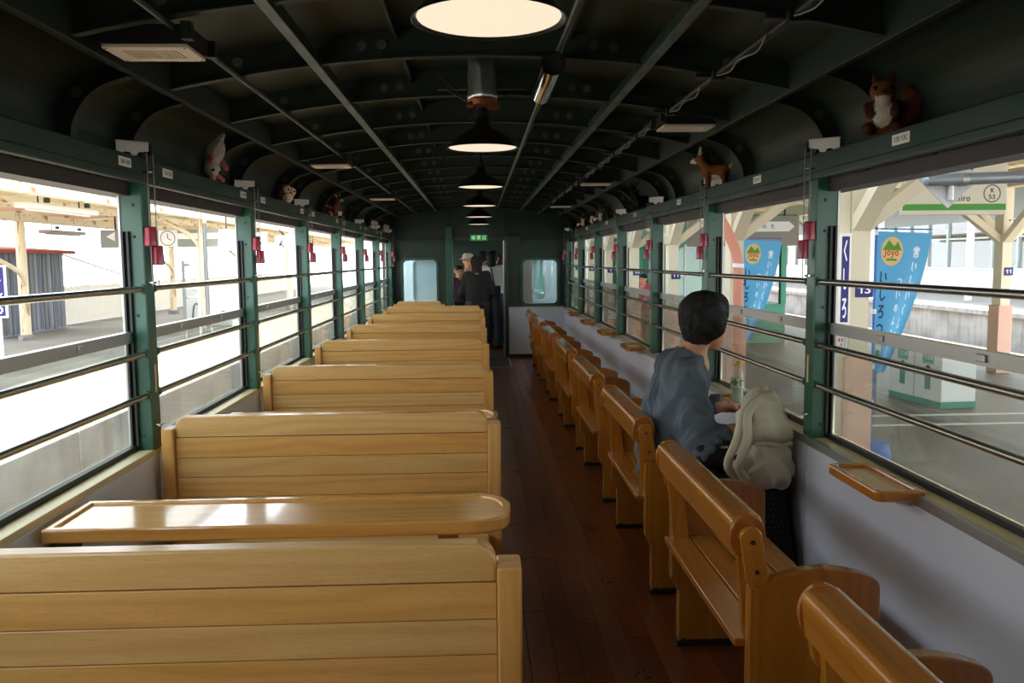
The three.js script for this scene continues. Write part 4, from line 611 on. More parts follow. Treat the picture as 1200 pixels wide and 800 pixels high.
// ---- a standing figure facing +z, height h
function figure(h, o) {
  const s = h / 1.7, g = new THREE.Group(), p = (x, y, z) => [x * s, y * s, z * s], lean = o.lean ?? 0, L = (x, y, z) => [x * s, y * s, (z + lean * Math.max(0, y - 0.9)) * s];
  const hd = L(0, 1.57, 0.02), arms = o.arms ?? [[[-0.2, 1.1, 0.02], [-0.19, 0.86, 0.1]], [[0.2, 1.1, 0.02], [0.19, 0.86, 0.1]]];
  const legs = [-1, 1].flatMap((q) => [[p(0.09 * q, 0.9, 0), p(0.09 * q, 0.48, 0.02), 0.085 * s, 0.058 * s], [p(0.09 * q, 0.48, 0.02), p(0.09 * q, 0.08, -0.02), 0.056 * s, 0.036 * s]]);
  const arm = (w) => arms.flatMap(([e, hnd], i) => { const q = i ? 1 : -1, sh = L(0.165 * q, 1.38, 0); return [[sh, L(...e), 0.048 * s + w, 0.038 * s + w], [L(...e), L(...hnd), 0.038 * s + w, 0.028 * s + w]]; });
  const hands = arms.flatMap(([, c], i) => { const b = L(...c), r = [[b, [b[0], b[1] - 0.07 * s, b[2] + 0.03 * s], 0.03 * s, 0.032 * s]]; for (let f = 0; f < 5; f++) r.push([[b[0] + (f - 2) * 0.013 * s, b[1] - 0.07 * s, b[2] + 0.03 * s], [b[0] + (f - 2) * 0.017 * s, b[1] - (f ? 0.14 : 0.1) * s, b[2] + 0.06 * s], 0.009 * s, 0.008 * s]); return r; });
  const body = [[hd, p2(hd, 0, 0, 0), 0.09 * s, 0.09 * s], [p2(hd, 0, -0.07 * s, 0.03 * s), p2(hd, 0, -0.075 * s, 0.035 * s), 0.062 * s, 0.06 * s], [p2(hd, 0, -0.02 * s, 0.1 * s), p2(hd, 0, -0.035 * s, 0.112 * s), 0.012 * s, 0.016 * s], [p2(hd, 0.088 * s, -0.02 * s, 0), p2(hd, 0.092 * s, 0.01 * s, -0.01 * s), 0.016 * s, 0.018 * s], [p2(hd, -0.088 * s, -0.02 * s, 0), p2(hd, -0.092 * s, 0.01 * s, -0.01 * s), 0.016 * s, 0.018 * s], [L(0, 1.52, 0), L(0, 1.38, -0.01), 0.05 * s, 0.06 * s], [L(0, 1.34, 0), L(0, 1.0, 0), 0.12 * s, 0.11 * s], ...arm(0), ...legs, ...hands];
  part(g, 'body', soft(body, 0.03 * s, 0.016 * s), skin);
  part(g, o.longTop ? 'dress' : 'shirt', soft([[L(-0.13, 1.37, -0.005), L(0.13, 1.37, -0.005), 0.075 * s, 0.075 * s], [L(0, 1.3, 0), L(0, 1.0, 0), 0.14 * s, 0.13 * s], [L(-0.06, 1.25, 0), L(-0.07, 0.95, 0), 0.12 * s, 0.115 * s], [L(0.06, 1.25, 0), L(0.07, 0.95, 0), 0.12 * s, 0.115 * s], ...(o.sleeveless ? [] : arm(0.014 * s).filter((_, i) => o.longSleeve || i % 2 === 0))], 0.05 * s, 0.018 * s), o.shirt);
  part(g, 'trousers', soft([...legs.map(([a, b, c, d]) => [a, b, c + 0.022 * s, d + 0.025 * s]), [p(-0.05, 0.93, 0), p(0.05, 0.93, 0), 0.125 * s, 0.125 * s]], 0.04 * s, 0.018 * s), o.pants);
  for (const q of [-1, 1]) { part(g, 'shoe', soft([[p(0.09 * q, 0.045, -0.06), p(0.1 * q, 0.035, 0.13), 0.044 * s, 0.036 * s]], 0.01, 0.014 * s), M.black); part(g, 'eye', new THREE.SphereGeometry(0.011 * s, 8, 6).translate(hd[0] + q * 0.035 * s, hd[1] + 0.0, hd[2] + 0.088 * s), M.black); }
  part(g, 'mouth', new THREE.SphereGeometry(0.02 * s, 10, 6).scale(1, 0.25, 0.4).translate(hd[0], hd[1] - 0.075 * s, hd[2] + 0.085 * s), std(0x9a4a40, 0.5));
  const hr = o.longHair ? [[p2(hd, 0, 0.025 * s, -0.02 * s), [0.104 * s, 0.105 * s, 0.106 * s]], [p2(hd, 0, -0.1 * s, -0.06 * s), [0.085 * s, 0.14 * s, 0.06 * s]]] : [[p2(hd, 0, 0.03 * s, -0.022 * s), [0.103 * s, 0.1 * s, 0.104 * s]], [p2(hd, 0, -0.03 * s, -0.055 * s), [0.088 * s, 0.07 * s, 0.06 * s]]];
  part(g, o.hat ? 'hair_under_hat' : 'hair', soft(hr, 0.03 * s, 0.014 * s), o.hair ?? hairM);
  if (o.hat) part(g, 'hat', lathe([[0, 0.1], [0.06, 0.098], [0.1, 0.07], [0.112, 0.0], [0.17, -0.02], [0.172, -0.026], [0.108, -0.012], [0, 0.0]].map(([a, b]) => [a * s, b * s]), 26).translate(hd[0], hd[1] + 0.06 * s, hd[2] - 0.01), o.hat);
  return g;
}
function p2(a, x, y, z) { return [a[0] + x, a[1] + y, a[2] + z]; }
function person(h, pos, turn, label, o, group) { const g = figure(h, o); g.name = numbered('person'); g.position.set(...pos); g.rotation.y = turn; scene.add(g); return info(g, label, 'person', group); }

// ================================================================ the next car seen through the end doorway
{
  const zA = ZF - 0.62, zB = ZF - 8.5, blue = std(0xd2eef4, 0.5);
  const gw = struct('gangway', 'dark gangway between the two cars', 'gangway', [0, 0, 0]);
  part(gw, 'floor_plate', bx(-0.5, 0.5, -0.06, -0.002, zA, ZF - 0.06, 'z'), M.iron); for (const x of [-0.55, 0.5]) part(gw, 'bellows', bx(x, x + 0.05, 0, 1.95, zA, ZF - 0.06), M.rubber); part(gw, 'bellows_top', bx(-0.55, 0.55, 1.9, 1.95, zA, ZF - 0.06), M.rubber);
  const w = struct('wall_next_car', 'light blue end wall of the next car behind the end windows', 'wall', [0, 0, zA - 0.03]);
  const sh = shape([[-1.47, -0.9], [-0.41, -0.9], [-0.41, 1.84], [0.41, 1.84], [0.41, -0.9], [1.47, -0.9], [1.47, 2.1], [1.2, 2.32], [0, 2.45], [-1.2, 2.32], [-1.47, 2.1]]); for (const [a, b] of [[-1.05, -0.62], [0.6, 1.05]]) sh.holes.push(rrect(a, b, 0.85, 1.5, 0.07, THREE.Path));
  part(w, 'wall_plate', extr(sh, 0.05), blue); for (const [a, b] of [[-1.05, -0.62], [0.6, 1.05]]) { const r = rrect(a - 0.03, b + 0.03, 0.82, 1.53, 0.09); r.holes.push(rrect(a, b, 0.85, 1.5, 0.07, THREE.Path)); part(w, 'window_frame', extr(r, 0.03).translate(0, 0, 0.03), std(0xd9eef2, 0.4)); part(w, 'pane', extr(rrect(a, b, 0.85, 1.5, 0.07), 0.004), phy(0xd8f0f4, 0.35, { transmission: 0.5, thickness: 0 })); }
  const c = struct('next_car', 'interior of the next car with window openings', 'car interior');
  part(c, 'floor_boards', bx(-1.42, 1.42, -0.1, 0, zB, zA, 'z'), M.floor[1]); part(c, 'roof', bx(-1.42, 1.42, 2.3, 2.4, zB, zA, 'z'), M.roof); part(c, 'far_wall', bx(-1.42, 1.42, 0, 2.3, zB - 0.05, zB), M.greenDark);
  for (const s of [-1, 1]) { const A = (a, b) => (s < 0 ? [-b, -a] : [a, b]); part(c, 'side_wall', bx(...A(1.32, 1.42), 0, 0.78, zB, zA, 'z'), M.panel); part(c, 'side_header', bx(...A(1.32, 1.42), 1.8, 2.3, zB, zA, 'z'), M.greenDark); for (let z = zA - 0.3; z > zB; z -= P) part(c, 'side_post', bx(...A(1.32, 1.42), 0.78, 1.8, z - 0.09, z, 'y'), M.green); }
  [[-15.3, 'nearest the gangway'], [-16.9, 'further inside the next car']].forEach(([z, q]) => { const b = boardBench(-1.265, -0.2); b.name = numbered('next_car_bench'); b.position.set(0, 0, z); scene.add(b); info(b, `honey oak bench with boarded back ${q}`, 'bench', 'benches in the next car'); });
  const dark = std(0x191a1d, 0.8, { bumpMap: tCloth, bumpScale: 0.001 }), wht = std(0xe4e2dd, 0.8), navy = std(0x23262f, 0.8), red = std(0x7a2230, 0.8), beige = std(0xcfc2a8, 0.8), grp = 'people standing in the end doorway and next car';
  person(1.57, [-0.035, 0, ZF + 0.35], Math.PI, 'person in black checked shirt standing in the end doorway', { shirt: dark, pants: M.black, longSleeve: true, longHair: true, arms: [[[-0.25, 1.1, 0.02], [-0.16, 0.95, 0.22]], [[0.25, 1.1, 0.02], [0.16, 0.95, 0.22]]] }, grp);
  person(1.66, [0.235, 0, -14.6], 2.7, 'person in white shirt with a dark shoulder strap in the next car', { shirt: wht, pants: navy, longHair: true }, grp);
  person(1.62, [0.33, 0, -15.2], 3.4, 'person in pale grey blouse behind the white shirt', { shirt: std(0xc8ccd2, 0.8), pants: M.black }, grp);
  person(1.6, [-0.2, 0, -15.9], 0.3, 'person wearing a pale sun hat in the next car', { shirt: beige, pants: navy, hat: std(0xe9e0cc, 0.8) }, grp);
  person(1.68, [0.08, 0, -16.6], 3.0, 'person in dark red top deep in the next car', { shirt: red, pants: navy }, grp);
  person(1.42, [-0.34, 0, -14.75], 0.5, 'brown-haired youngster in plum top beside the gangway bench', { shirt: std(0x55303c, 0.8), pants: navy, hair: std(0x3a1d12, 0.6) }, grp);
  const strap = solo('shoulder_bag', 'dark shoulder bag slung over the white shirt', 'bag', merge([rbox(0.2, 0.18, 0.08, 0.02, 0.26, 0.98, -14.40), rod([0.2, 1.36, -14.46], [0.26, 1.06, -14.42], 0.014, 8)]), std(0x24262b, 0.7));
  // child on the platform
  person(1.36, [3.22, GY, -16.5], -0.7, 'child in pink shirt bending forward on the platform', { shirt: std(0xc4475a, 0.8), pants: std(0x8f6f62, 0.8), lean: 0.22, arms: [[[-0.16, 1.12, 0.2], [-0.06, 1.05, 0.36]], [[0.16, 1.12, 0.2], [0.08, 1.05, 0.36]]] });
  // exit sign
  const e = thing('exit_sign', 'green illuminated emergency exit sign over the end doorway', 'sign', [0, 1.833, ZF + 0.1]);
  part(e, 'case', rbox(0.27, 0.1, 0.05, 0.006), std(0x1d6b3a, 0.5)); part(e, 'face', sheet(0.256, 0.088, 0, 0, 0.0262), std(0xffffff, 0.5, { map: canvasTex(192, 64, exitFace), emissiveMap: canvasTex(192, 64, exitFace), emissive: 0xffffff, emissiveIntensity: 0.22 }));
  function exitFace(q) { q.fillStyle = '#1c9a44'; q.fillRect(0, 0, 192, 64); pen(q, 'hi', 12, 10, 48, 44, 5, '#eafbe9'); pen(q, 'jo', 72, 8, 48, 48, 5, '#eafbe9'); pen(q, 'kou', 134, 12, 46, 40, 6, '#eafbe9'); }
  const l = new THREE.RectAreaLight(0x66ff99, 0.25, 0.25, 0.085); l.position.set(0, 0, 0.03); l.lookAt(0, 0, 1); l.rotation.set(0, Math.PI, 0); e.add(l);
}
// ================================================================ the seated passenger
{
  const g = thing('person', 'person with short black hair and grey-blue shirt seated on a window-facing bench', 'person', [0, 0, 0]);
  const shirtM = std(0x616c78, 0.85, { bumpMap: tCloth, bumpScale: 0.0012 });
  const hd = [1.012, 1.205, -3.90], f = V3(0.86, 0, -0.5).normalize(), r = V3(f.z, 0, -f.x).multiplyScalar(-1), H = (a, b, c) => [hd[0] + f.x * a + r.x * c, hd[1] + b, hd[2] + f.z * a + r.z * c]; // a forward, b up, c sideways
  const chestN = [0.89, 0.955, -3.775], chestF = [0.91, 0.955, -4.03], elN = [0.915, 0.635, -3.62], haN = [1.07, 0.745, -3.67], elF = [1.0, 0.72, -4.16], haF = [1.10, 0.8, -4.02];
  const hand = (c, d) => { const D = V3(...d).normalize(), U = V3(0, 1, 0), S = D.clone().cross(U).normalize(), q = (a, b, e) => [c[0] + D.x * a + S.x * e, c[1] + D.y * a + b, c[2] + D.z * a + S.z * e], o = [[c, q(0.075, -0.004, 0), 0.028, 0.032], [q(0.05, 0, -0.02), q(0.06, -0.002, 0.022), 0.022, 0.022]]; [[-0.027, 0.062], [-0.009, 0.072], [0.009, 0.068], [0.026, 0.052]].forEach(([e, L]) => { o.push([q(0.09, 0, e), q(0.09 + L * 0.6, -0.004, e * 1.1), 0.0095, 0.009], [q(0.09 + L * 0.6, -0.004, e * 1.1), q(0.09 + L, -0.026, e * 1.1), 0.009, 0.008]); }); o.push([q(0.02, 0.0, 0.03), q(0.055, -0.004, 0.055), 0.012, 0.010], [q(0.055, -0.004, 0.055), q(0.09, -0.014, 0.058), 0.010, 0.009]); return o; };
  const body = [[H(-0.01, 0.02, 0), H(-0.005, 0.02, 0), 0.088, 0.088], [H(0.02, 0.05, 0), H(-0.03, 0.045, 0), 0.08, 0.084], [H(0.035, -0.06, 0), H(0.05, -0.085, 0), 0.055, 0.045], [H(0.088, 0.0, 0), H(0.112, -0.03, 0), 0.011, 0.015], [H(0.085, -0.065, 0.012), H(0.085, -0.065, -0.012), 0.014, 0.014], [H(-0.005, -0.005, 0.088), H(-0.015, 0.02, 0.092), 0.015, 0.018], [H(-0.005, -0.005, -0.088), H(-0.015, 0.02, -0.092), 0.015, 0.018], [H(-0.03, -0.04, 0), [0.935, 1.02, -3.91], 0.056, 0.062], [[0.93, 1.0, -3.91], [0.89, 0.7, -3.94], 0.10, 0.12], [[0.89, 0.7, -3.94], [0.90, 0.56, -3.97], 0.12, 0.11],
    [chestN, elN, 0.05, 0.04], [elN, haN, 0.038, 0.028], [chestF, elF, 0.05, 0.04], [elF, haF, 0.038, 0.028], [[0.95, 0.55, -3.9], [1.19, 0.58, -3.62], 0.085, 0.065], [[1.19, 0.58, -3.6], [1.2, 0.12, -3.5], 0.055, 0.04], [[0.95, 0.55, -4.02], [1.2, 0.56, -3.78], 0.085, 0.065], [[1.2, 0.56, -3.76], [1.22, 0.12, -3.7], 0.055, 0.04], ...hand(haN, [0.9, 0.1, -0.35]), ...hand(haF, [0.8, -0.1, -0.5])];
  part(g, 'body', soft(body, 0.022, 0.0085), skin);
  const fold = (x, y, z) => 0.009 * Math.sin(52 * (y * 0.75 + x * 0.8 + 0.3 * Math.sin(z * 13))) * Math.sin(24 * z + 14 * x + 5 * y) + 0.005 * Math.sin(80 * (x * 0.7 - y * 0.5) + 20 * z) + 0.003 * Math.sin(60 * z + 25 * y);
  const sh = part(g, 'shirt', soft([[[0.885, 0.975, -3.77], [0.91, 0.975, -4.03], 0.068, 0.068], [[0.90, 0.97, -3.9], [0.87, 0.72, -3.93], 0.125, 0.15], [[0.86, 0.84, -3.82], [0.855, 0.62, -3.84], 0.115, 0.115], [[0.865, 0.84, -4.0], [0.855, 0.62, -4.02], 0.11, 0.115], [[0.80, 0.68, -3.85], [0.76, 0.53, -3.86], 0.075, 0.05], [[0.80, 0.68, -4.0], [0.76, 0.53, -4.0], 0.075, 0.05], [[0.885, 0.955, -3.765], [0.93, 0.66, -3.65], 0.082, 0.084], [[0.93, 0.655, -3.645], [1.03, 0.715, -3.655], 0.078, 0.056], [[0.91, 0.955, -4.05], [0.99, 0.73, -4.15], 0.075, 0.07], [[0.99, 0.73, -4.15], [1.095, 0.798, -4.03], 0.068, 0.046]], 0.05, 0.0085, 0.03, fold), shirtM);
  part(sh, 'collar', soft([[[0.87, 1.045, -3.85], [0.875, 1.045, -3.97], 0.03, 0.03], [[0.87, 1.045, -3.85], [0.965, 1.03, -3.845], 0.022, 0.018], [[0.875, 1.045, -3.97], [0.97, 1.03, -3.97], 0.022, 0.018], [[0.965, 1.03, -3.845], [1.0, 0.985, -3.87], 0.02, 0.014]], 0.02, 0.007), shirtM);
  const tDots = tex(256, 256, (u, v) => { let c = 0.055; for (let i = 0; i < 4; i++) for (let j = 0; j < 4; j++) { const x = (u * 4 - i - (j % 2 ? 0.25 : 0.75)), y = v * 4 - j - 0.5; if (x * x + y * y < 0.012) c = 0.4; } return [c, c, c * 1.05]; }, 0.09, 0.09);
  part(g, 'dotted_skirt', soft([[[0.92, 0.53, -3.94], [0.93, 0.53, -4.02], 0.125, 0.125], [[0.96, 0.55, -3.9], [1.16, 0.57, -3.60], 0.115, 0.10], [[0.96, 0.55, -4.0], [1.17, 0.56, -3.72], 0.11, 0.10], [[1.165, 0.57, -3.56], [1.18, 0.16, -3.44], 0.098, 0.088], [[1.185, 0.56, -3.68], [1.19, 0.16, -3.64], 0.095, 0.088], [[1.16, 0.4, -3.55], [1.18, 0.16, -3.52], 0.10, 0.1]], 0.06, 0.011, 0.03, (x, y, z) => 0.006 * Math.sin(46 * (x + z * 0.7)) * sat((0.5 - y) * 4)), std(0xffffff, 0.9, { map: tDots }));
  const wv = (x, y, z) => 0.004 * Math.sin(90 * x + 30 * y + 9 * Math.sin(40 * z)) * Math.sin(95 * z - 40 * y) + 0.0025 * Math.sin(210 * x + 90 * Math.sin(9 * y)) * Math.sin(180 * z);
  part(g, 'hair', soft([[H(-0.018, 0.045, 0), [0.112, 0.102, 0.105]], [H(-0.045, -0.02, 0), [0.082, 0.088, 0.086]], [H(0.055, 0.085, 0), [0.055, 0.045, 0.075]], [H(-0.015, -0.01, 0.085), [0.04, 0.05, 0.03]], [H(-0.015, -0.01, -0.085), [0.04, 0.05, 0.03]]], 0.03, 0.005, 0.03, wv), hairM);
  for (const q of [-1, 1]) { part(g, 'eye', new THREE.SphereGeometry(0.011, 10, 8).translate(...H(0.083, 0.012, q * 0.034)), M.black); part(g, 'shoe', soft([[[1.16, 0.05, -3.56 + q * 0.07], [1.24, 0.04, -3.5 + q * 0.07], 0.045, 0.038]], 0.01, 0.009), M.black); }
  part(g, 'mouth', new THREE.SphereGeometry(0.016, 10, 6).scale(0.5, 0.3, 1).translate(...H(0.094, -0.066, 0)), std(0x9a5348, 0.5));
  // backpack on the lap
  const bg = thing('backpack', 'khaki canvas backpack with gathered front pocket resting on a dotted skirt', 'backpack', [1.135, 0.62, -3.52]); bg.rotation.set(0.05, 0.25, -0.12);
  const kh = std(0xd2ccb4, 0.9, { bumpMap: tCloth, bumpScale: 0.002 }), wr = (x, y, z) => 0.008 * Math.sin(52 * y + 30 * x + 3 * Math.sin(30 * z)) * Math.sin(35 * z + 26 * x) + 0.003 * Math.sin(75 * x + 30 * y);
  part(bg, 'main_sack', soft([[[-0.04, 0.02, 0], [0.075, 0.0, 0], 0.085, 0.088], [[-0.03, 0.18, 0], [0.05, 0.16, 0], 0.082, 0.08], [[-0.05, 0.27, 0], [0.0, 0.27, 0], 0.055, 0.058]], 0.06, 0.007, 0.03, wr), kh);
  const pk = part(bg, 'front_pocket', soft([[[-0.03, -0.01, 0.07], [0.055, -0.015, 0.07], 0.058, 0.058], [[-0.03, 0.08, 0.068], [0.05, 0.08, 0.068], 0.046, 0.046]], 0.05, 0.007, 0.03, wr), kh); part(pk, 'drawn_hem', tube([[-0.078, 0.115, 0.075], [-0.03, 0.128, 0.102], [0.02, 0.12, 0.108], [0.07, 0.132, 0.1], [0.1, 0.118, 0.07]], 0.009, 24, 8), kh);
  part(bg, 'zip_seam', tube([[-0.11, 0.08, 0.03], [-0.1, 0.2, 0.045], [-0.085, 0.285, 0.035], [-0.03, 0.316, 0.03], [0.025, 0.29, 0.035], [0.08, 0.22, 0.042], [0.118, 0.1, 0.045]], 0.006, 30, 6), kh);
  for (const [a, b, c] of [[-0.105, 0.02, 0.02], [-0.075, -0.02, 0.05]]) part(bg, 'shoulder_strap', uvm(new THREE.TubeGeometry(new THREE.CatmullRomCurve3([V3(-0.06, 0.3, c), V3(-0.13, 0.24, c + 0.03), V3(a - 0.055, 0.13, c + 0.05), V3(a - 0.08, 0.02, c + 0.05), V3(a - 0.02, -0.03, c + 0.03)]), 24, 0.018, 8).scale(1, 1, 1)), kh);
  part(bg, 'top_loop', new THREE.TorusGeometry(0.028, 0.006, 8, 18, Math.PI).translate(-0.028, 0.318, 0), kh); part(bg, 'strap_buckle', rbox(0.03, 0.022, 0.01, 0.003, -0.16, 0.06, 0.085), M.black);
  const pu = thing('handbag', 'black leather handbag with metal clasp on the lap beside the backpack', 'handbag', [0.985, 0.64, -3.6]); part(pu, 'pouch', soft([[[-0.07, 0, 0], [0.06, 0, 0.01], 0.05, 0.05], [[-0.06, 0.045, 0], [0.05, 0.045, 0], 0.035, 0.035]], 0.04, 0.008), phy(0x121213, 0.35)); part(pu, 'clasp', rbox(0.03, 0.012, 0.01, 0.003, 0.02, 0.06, 0.045), M.steel); part(pu, 'zip_pull', rod([0.05, 0.0, 0.055], [0.055, -0.08, 0.06], 0.006, 8), M.steel);
  // bottle on the tray
  const bo = thing('drink_bottle', 'clear plastic drink bottle with lime cap and green label on a tray shelf', 'bottle', [1.222, 0.778, -4.1]);
  part(bo, 'bottle', lathe([[0, 0.0], [0.028, 0.0], [0.031, 0.006], [0.031, 0.03], [0.029, 0.034], [0.031, 0.04], [0.031, 0.085], [0.029, 0.09], [0.031, 0.096], [0.031, 0.14], [0.027, 0.165], [0.014, 0.186], [0.0125, 0.2], [0, 0.2]], 28), phy(0xf3f8f4, 0.08, { transmission: 0.75, thickness: 0, ior: 1.4 })); part(bo, 'drink', lathe([[0, 0.004], [0.027, 0.004], [0.0285, 0.03], [0.0285, 0.125], [0, 0.125]], 24), phy(0xdfe8dc, 0.2, { transmission: 0.5, thickness: 0 })); part(bo, 'label', new THREE.CylinderGeometry(0.0316, 0.0316, 0.045, 28, 1, true).translate(0, 0.118, 0), printed(canvasTex(128, 48, (c) => { c.fillStyle = '#dfe9da'; c.fillRect(0, 0, 128, 48); c.fillStyle = '#5fa04a'; for (let i = 0; i < 26; i++) { c.beginPath(); c.ellipse((i * 37) % 128, 10 + (i * 23) % 30, 9, 4, i, 0, 7); c.fill(); } }))); part(bo, 'cap', cyl(0.0145, 0.0145, 0.02, 20, 0, 0.21, 0), std(0xc4dc35, 0.4));
}
// ================================================================ soft toys on the ledges
{
  const eyeG = new THREE.SphereGeometry(0.007, 10, 8), B = 0x8a4a22, Bd = 0x5a2c14, Wt = 0xf0e6d2, eyeM = phy(0x080808, 0.15);
  function toy(name, label, pos, turn, list, extra, eyes, tilt = [0, 0], cell = 0.006) {
    const g = thing(name, label, 'soft toy', pos, 'soft toys on the ledges'); g.rotation.set(tilt[0], turn, tilt[1], 'YXZ');
    part(g, 'body', soft(list, 0.012, cell, 0.02), vcol); for (const [n, l] of extra) part(g, n, soft(l, 0.012, cell * 0.9, 0.02), vcol);
    for (const p of eyes) part(g, 'eye', eyeG, eyeM).position.set(...p); return g;
  }
  const squirrel = (c, cd) => ({
    list: [[[0, 0.06, 0], [0.05, 0.062, 0.048], c], [[0, 0.065, 0.018], [0.036, 0.05, 0.036], Wt], [[0, 0.145, 0.008], [0.042, 0.038, 0.04], c], [[0, 0.13, 0.042], [0.02, 0.016, 0.02], c], [[0, 0.122, 0.04], [0.019, 0.012, 0.02], Wt], [[-0.04, 0.02, 0.02], [-0.045, 0.018, 0.06], 0.022, 0.02, cd], [[0.04, 0.02, 0.02], [0.045, 0.018, 0.06], 0.022, 0.02, cd], [[-0.045, 0.095, 0.01], [-0.04, 0.07, 0.045], 0.019, 0.015, cd], [[0.045, 0.095, 0.01], [0.04, 0.07, 0.045], 0.019, 0.015, cd]],
    extra: [['ear', [[[-0.024, 0.178, 0], [-0.03, 0.207, 0], 0.013, 0.005, cd]]], ['ear', [[[0.024, 0.178, 0], [0.03, 0.207, 0], 0.013, 0.005, cd]]], ['tail', [[[0.02, 0.03, -0.04], [0.075, 0.05, -0.05], 0.02, 0.03, c], [[0.075, 0.05, -0.05], [0.095, 0.11, -0.045], 0.03, 0.036, cd], [[0.095, 0.11, -0.045], [0.07, 0.15, -0.03], 0.034, 0.016, c]]], ['nose', [[[0, 0.135, 0.06], [0, 0.135, 0.062], 0.006, 0.006, 0x151010]]]],
    eyes: [[-0.024, 0.152, 0.042], [0.024, 0.152, 0.042]],
  });
  const a = squirrel(B, Bd); toy('plush_squirrel', 'brown plush squirrel with white belly sitting on the ledge over the tray shelves', [1.335, 1.902, -2.90], -0.45, a.list, a.extra, a.eyes);
  // polar bear hanging nose down
  toy('plush_polar_bear', 'white plush animal with pink nose and paws hanging head down', [-1.335, 1.98, -4.36], 0.9, [[[0, 0.06, 0], [0.045, 0.075, 0.045], 0xc9c2b8], [[0, -0.015, 0.02], [0.038, 0.04, 0.045], 0xd6cfc5], [[0, -0.045, 0.04], [0, -0.062, 0.058], 0.018, 0.012, 0xe79a86]], [['paw', [[[-0.04, 0.03, 0.03], [-0.045, 0.02, 0.06], 0.016, 0.013, 0xd98a7a]]], ['paw', [[[0.04, 0.03, 0.03], [0.048, 0.01, 0.06], 0.016, 0.013, 0xd98a7a]]], ['paw', [[[0.03, -0.04, 0.045], [0.055, -0.05, 0.06], 0.012, 0.01, 0xe08f7c]]], ['foot', [[[0, 0.13, 0], [0.0, 0.155, 0.01], 0.02, 0.012, 0xc9c2b8]]]], [[-0.02, -0.02, 0.062], [0.02, -0.02, 0.062]], [0.3, -0.25]);
  const owl = (c) => ({ list: [[[0, 0.06, 0], [0.055, 0.068, 0.05], c], [[0, 0.04, 0.022], [0.04, 0.04, 0.036], Wt], [[-0.024, 0.088, 0.034], [0.025, 0.025, 0.018], Wt], [[0.024, 0.088, 0.034], [0.025, 0.025, 0.018], Wt]], extra: [['beak', [[[0, 0.075, 0.05], [0, 0.066, 0.062], 0.008, 0.004, 0xd98a2a]]], ['wing', [[[-0.052, 0.08, 0], [-0.058, 0.03, 0.0], 0.02, 0.01, Bd]]], ['wing', [[[0.052, 0.08, 0], [0.058, 0.03, 0], 0.02, 0.01, Bd]]], ['foot', [[[-0.02, 0.004, 0.03], [-0.02, 0.002, 0.045], 0.009, 0.007, 0xd9762a]]], ['foot', [[[0.02, 0.004, 0.03], [0.02, 0.002, 0.045], 0.009, 0.007, 0xd9762a]]]], eyes: [[-0.024, 0.09, 0.051], [0.024, 0.09, 0.051]] });
  const o1 = owl(0xa5612c); toy('plush_owl', 'round orange-brown plush owl with white eye patches', [-1.345, 1.902, -6.0], 0.85, o1.list, o1.extra, o1.eyes, [0.15, -0.25]);
  const o2 = owl(0x8a5a38); toy('plush_owlet', 'small brown plush owl leaning over the ledge before the end wall', [-1.345, 1.902, -10.75], 0.7, o2.list, o2.extra, o2.eyes, [0.5, -0.3]);
  const quad = (c, cd, w, spots) => ({
    list: [[[0, 0.075, -0.045], [0, 0.08, 0.035], 0.036, 0.034, c], [[0, 0.1, 0.04], [0, 0.15, 0.07], 0.024, 0.02, c], [[0, 0.16, 0.075], [0.027, 0.027, 0.03], c], [[0, 0.15, 0.098], [0, 0.147, 0.115], 0.014, 0.011, w], [[0, 0.06, 0.0], [0.026, 0.025, 0.05], w], ...[[-1, 0.035], [1, 0.035], [-1, -0.05], [1, -0.05]].map(([s, z]) => [[s * 0.022, 0.06, z], [s * 0.024, 0.012, z + 0.004], 0.015, 0.012, cd]), ...(spots ? [[-0.03, 0.1, -0.02], [-0.032, 0.085, 0.01], [-0.028, 0.1, -0.05], [0.03, 0.1, -0.02], [0.032, 0.085, 0.01], [0.028, 0.1, -0.05]].map((p) => [p, [0.009, 0.008, 0.009], Wt]) : [])],
    extra: [['ear', [[[-0.022, 0.18, 0.068], [-0.042, 0.205, 0.06], 0.01, 0.008, w]]], ['ear', [[[0.022, 0.18, 0.068], [0.042, 0.205, 0.06], 0.01, 0.008, w]]], ['tail', [[[0, 0.09, -0.08], [0, 0.115, -0.1], 0.012, 0.006, w]]], ['nose', [[[0, 0.152, 0.126], [0, 0.152, 0.127], 0.006, 0.006, 0x151010]]]], eyes: [[-0.022, 0.167, 0.095], [0.022, 0.167, 0.095]],
  });
  const d = quad(0x8f4d22, 0x7a3f1b, 0xeadfc8, true); toy('plush_fawn', 'brown plush fawn with white spots standing on the ledge', [-1.35, 1.902, -8.0], 1.2, d.list, d.extra, d.eyes);
  const f = quad(0xa0602c, 0x7a421d, 0xf2e8d8); toy('plush_fox', 'tan plush fox with white muzzle leaning out from the ledge', [1.315, 1.902, -4.86], -1.9, f.list, f.extra, f.eyes, [0.1, 0.2]).scale.setScalar(1.05);
  const b1 = quad(0x0d0d0e, 0x0b0b0c, 0x1a1716); toy('plush_black_bear', 'black plush bear with pale chest on the ledge over the tray shelves', [1.355, 1.902, -7.28], -1.2, b1.list, b1.extra, b1.eyes).scale.setScalar(1.1);
  const b2 = squirrel(0x111112, 0x0d0d0d); toy('plush_bear_cub', 'black plush cub sitting close behind the larger black bear', [1.37, 1.902, -7.62], -0.8, b2.list.map((q) => q.slice(0, -1).concat([0x111112])), b2.extra.slice(0, 2).map(([n, l]) => [n, l]), b2.eyes).scale.setScalar(0.95);
  const r1 = squirrel(0x8c8c8a, 0x5f605f); toy('plush_wolf', 'grey and white plush wolf cub sitting on the ledge', [1.35, 1.902, -9.6], -0.5, r1.list, r1.extra, r1.eyes).scale.setScalar(0.8);
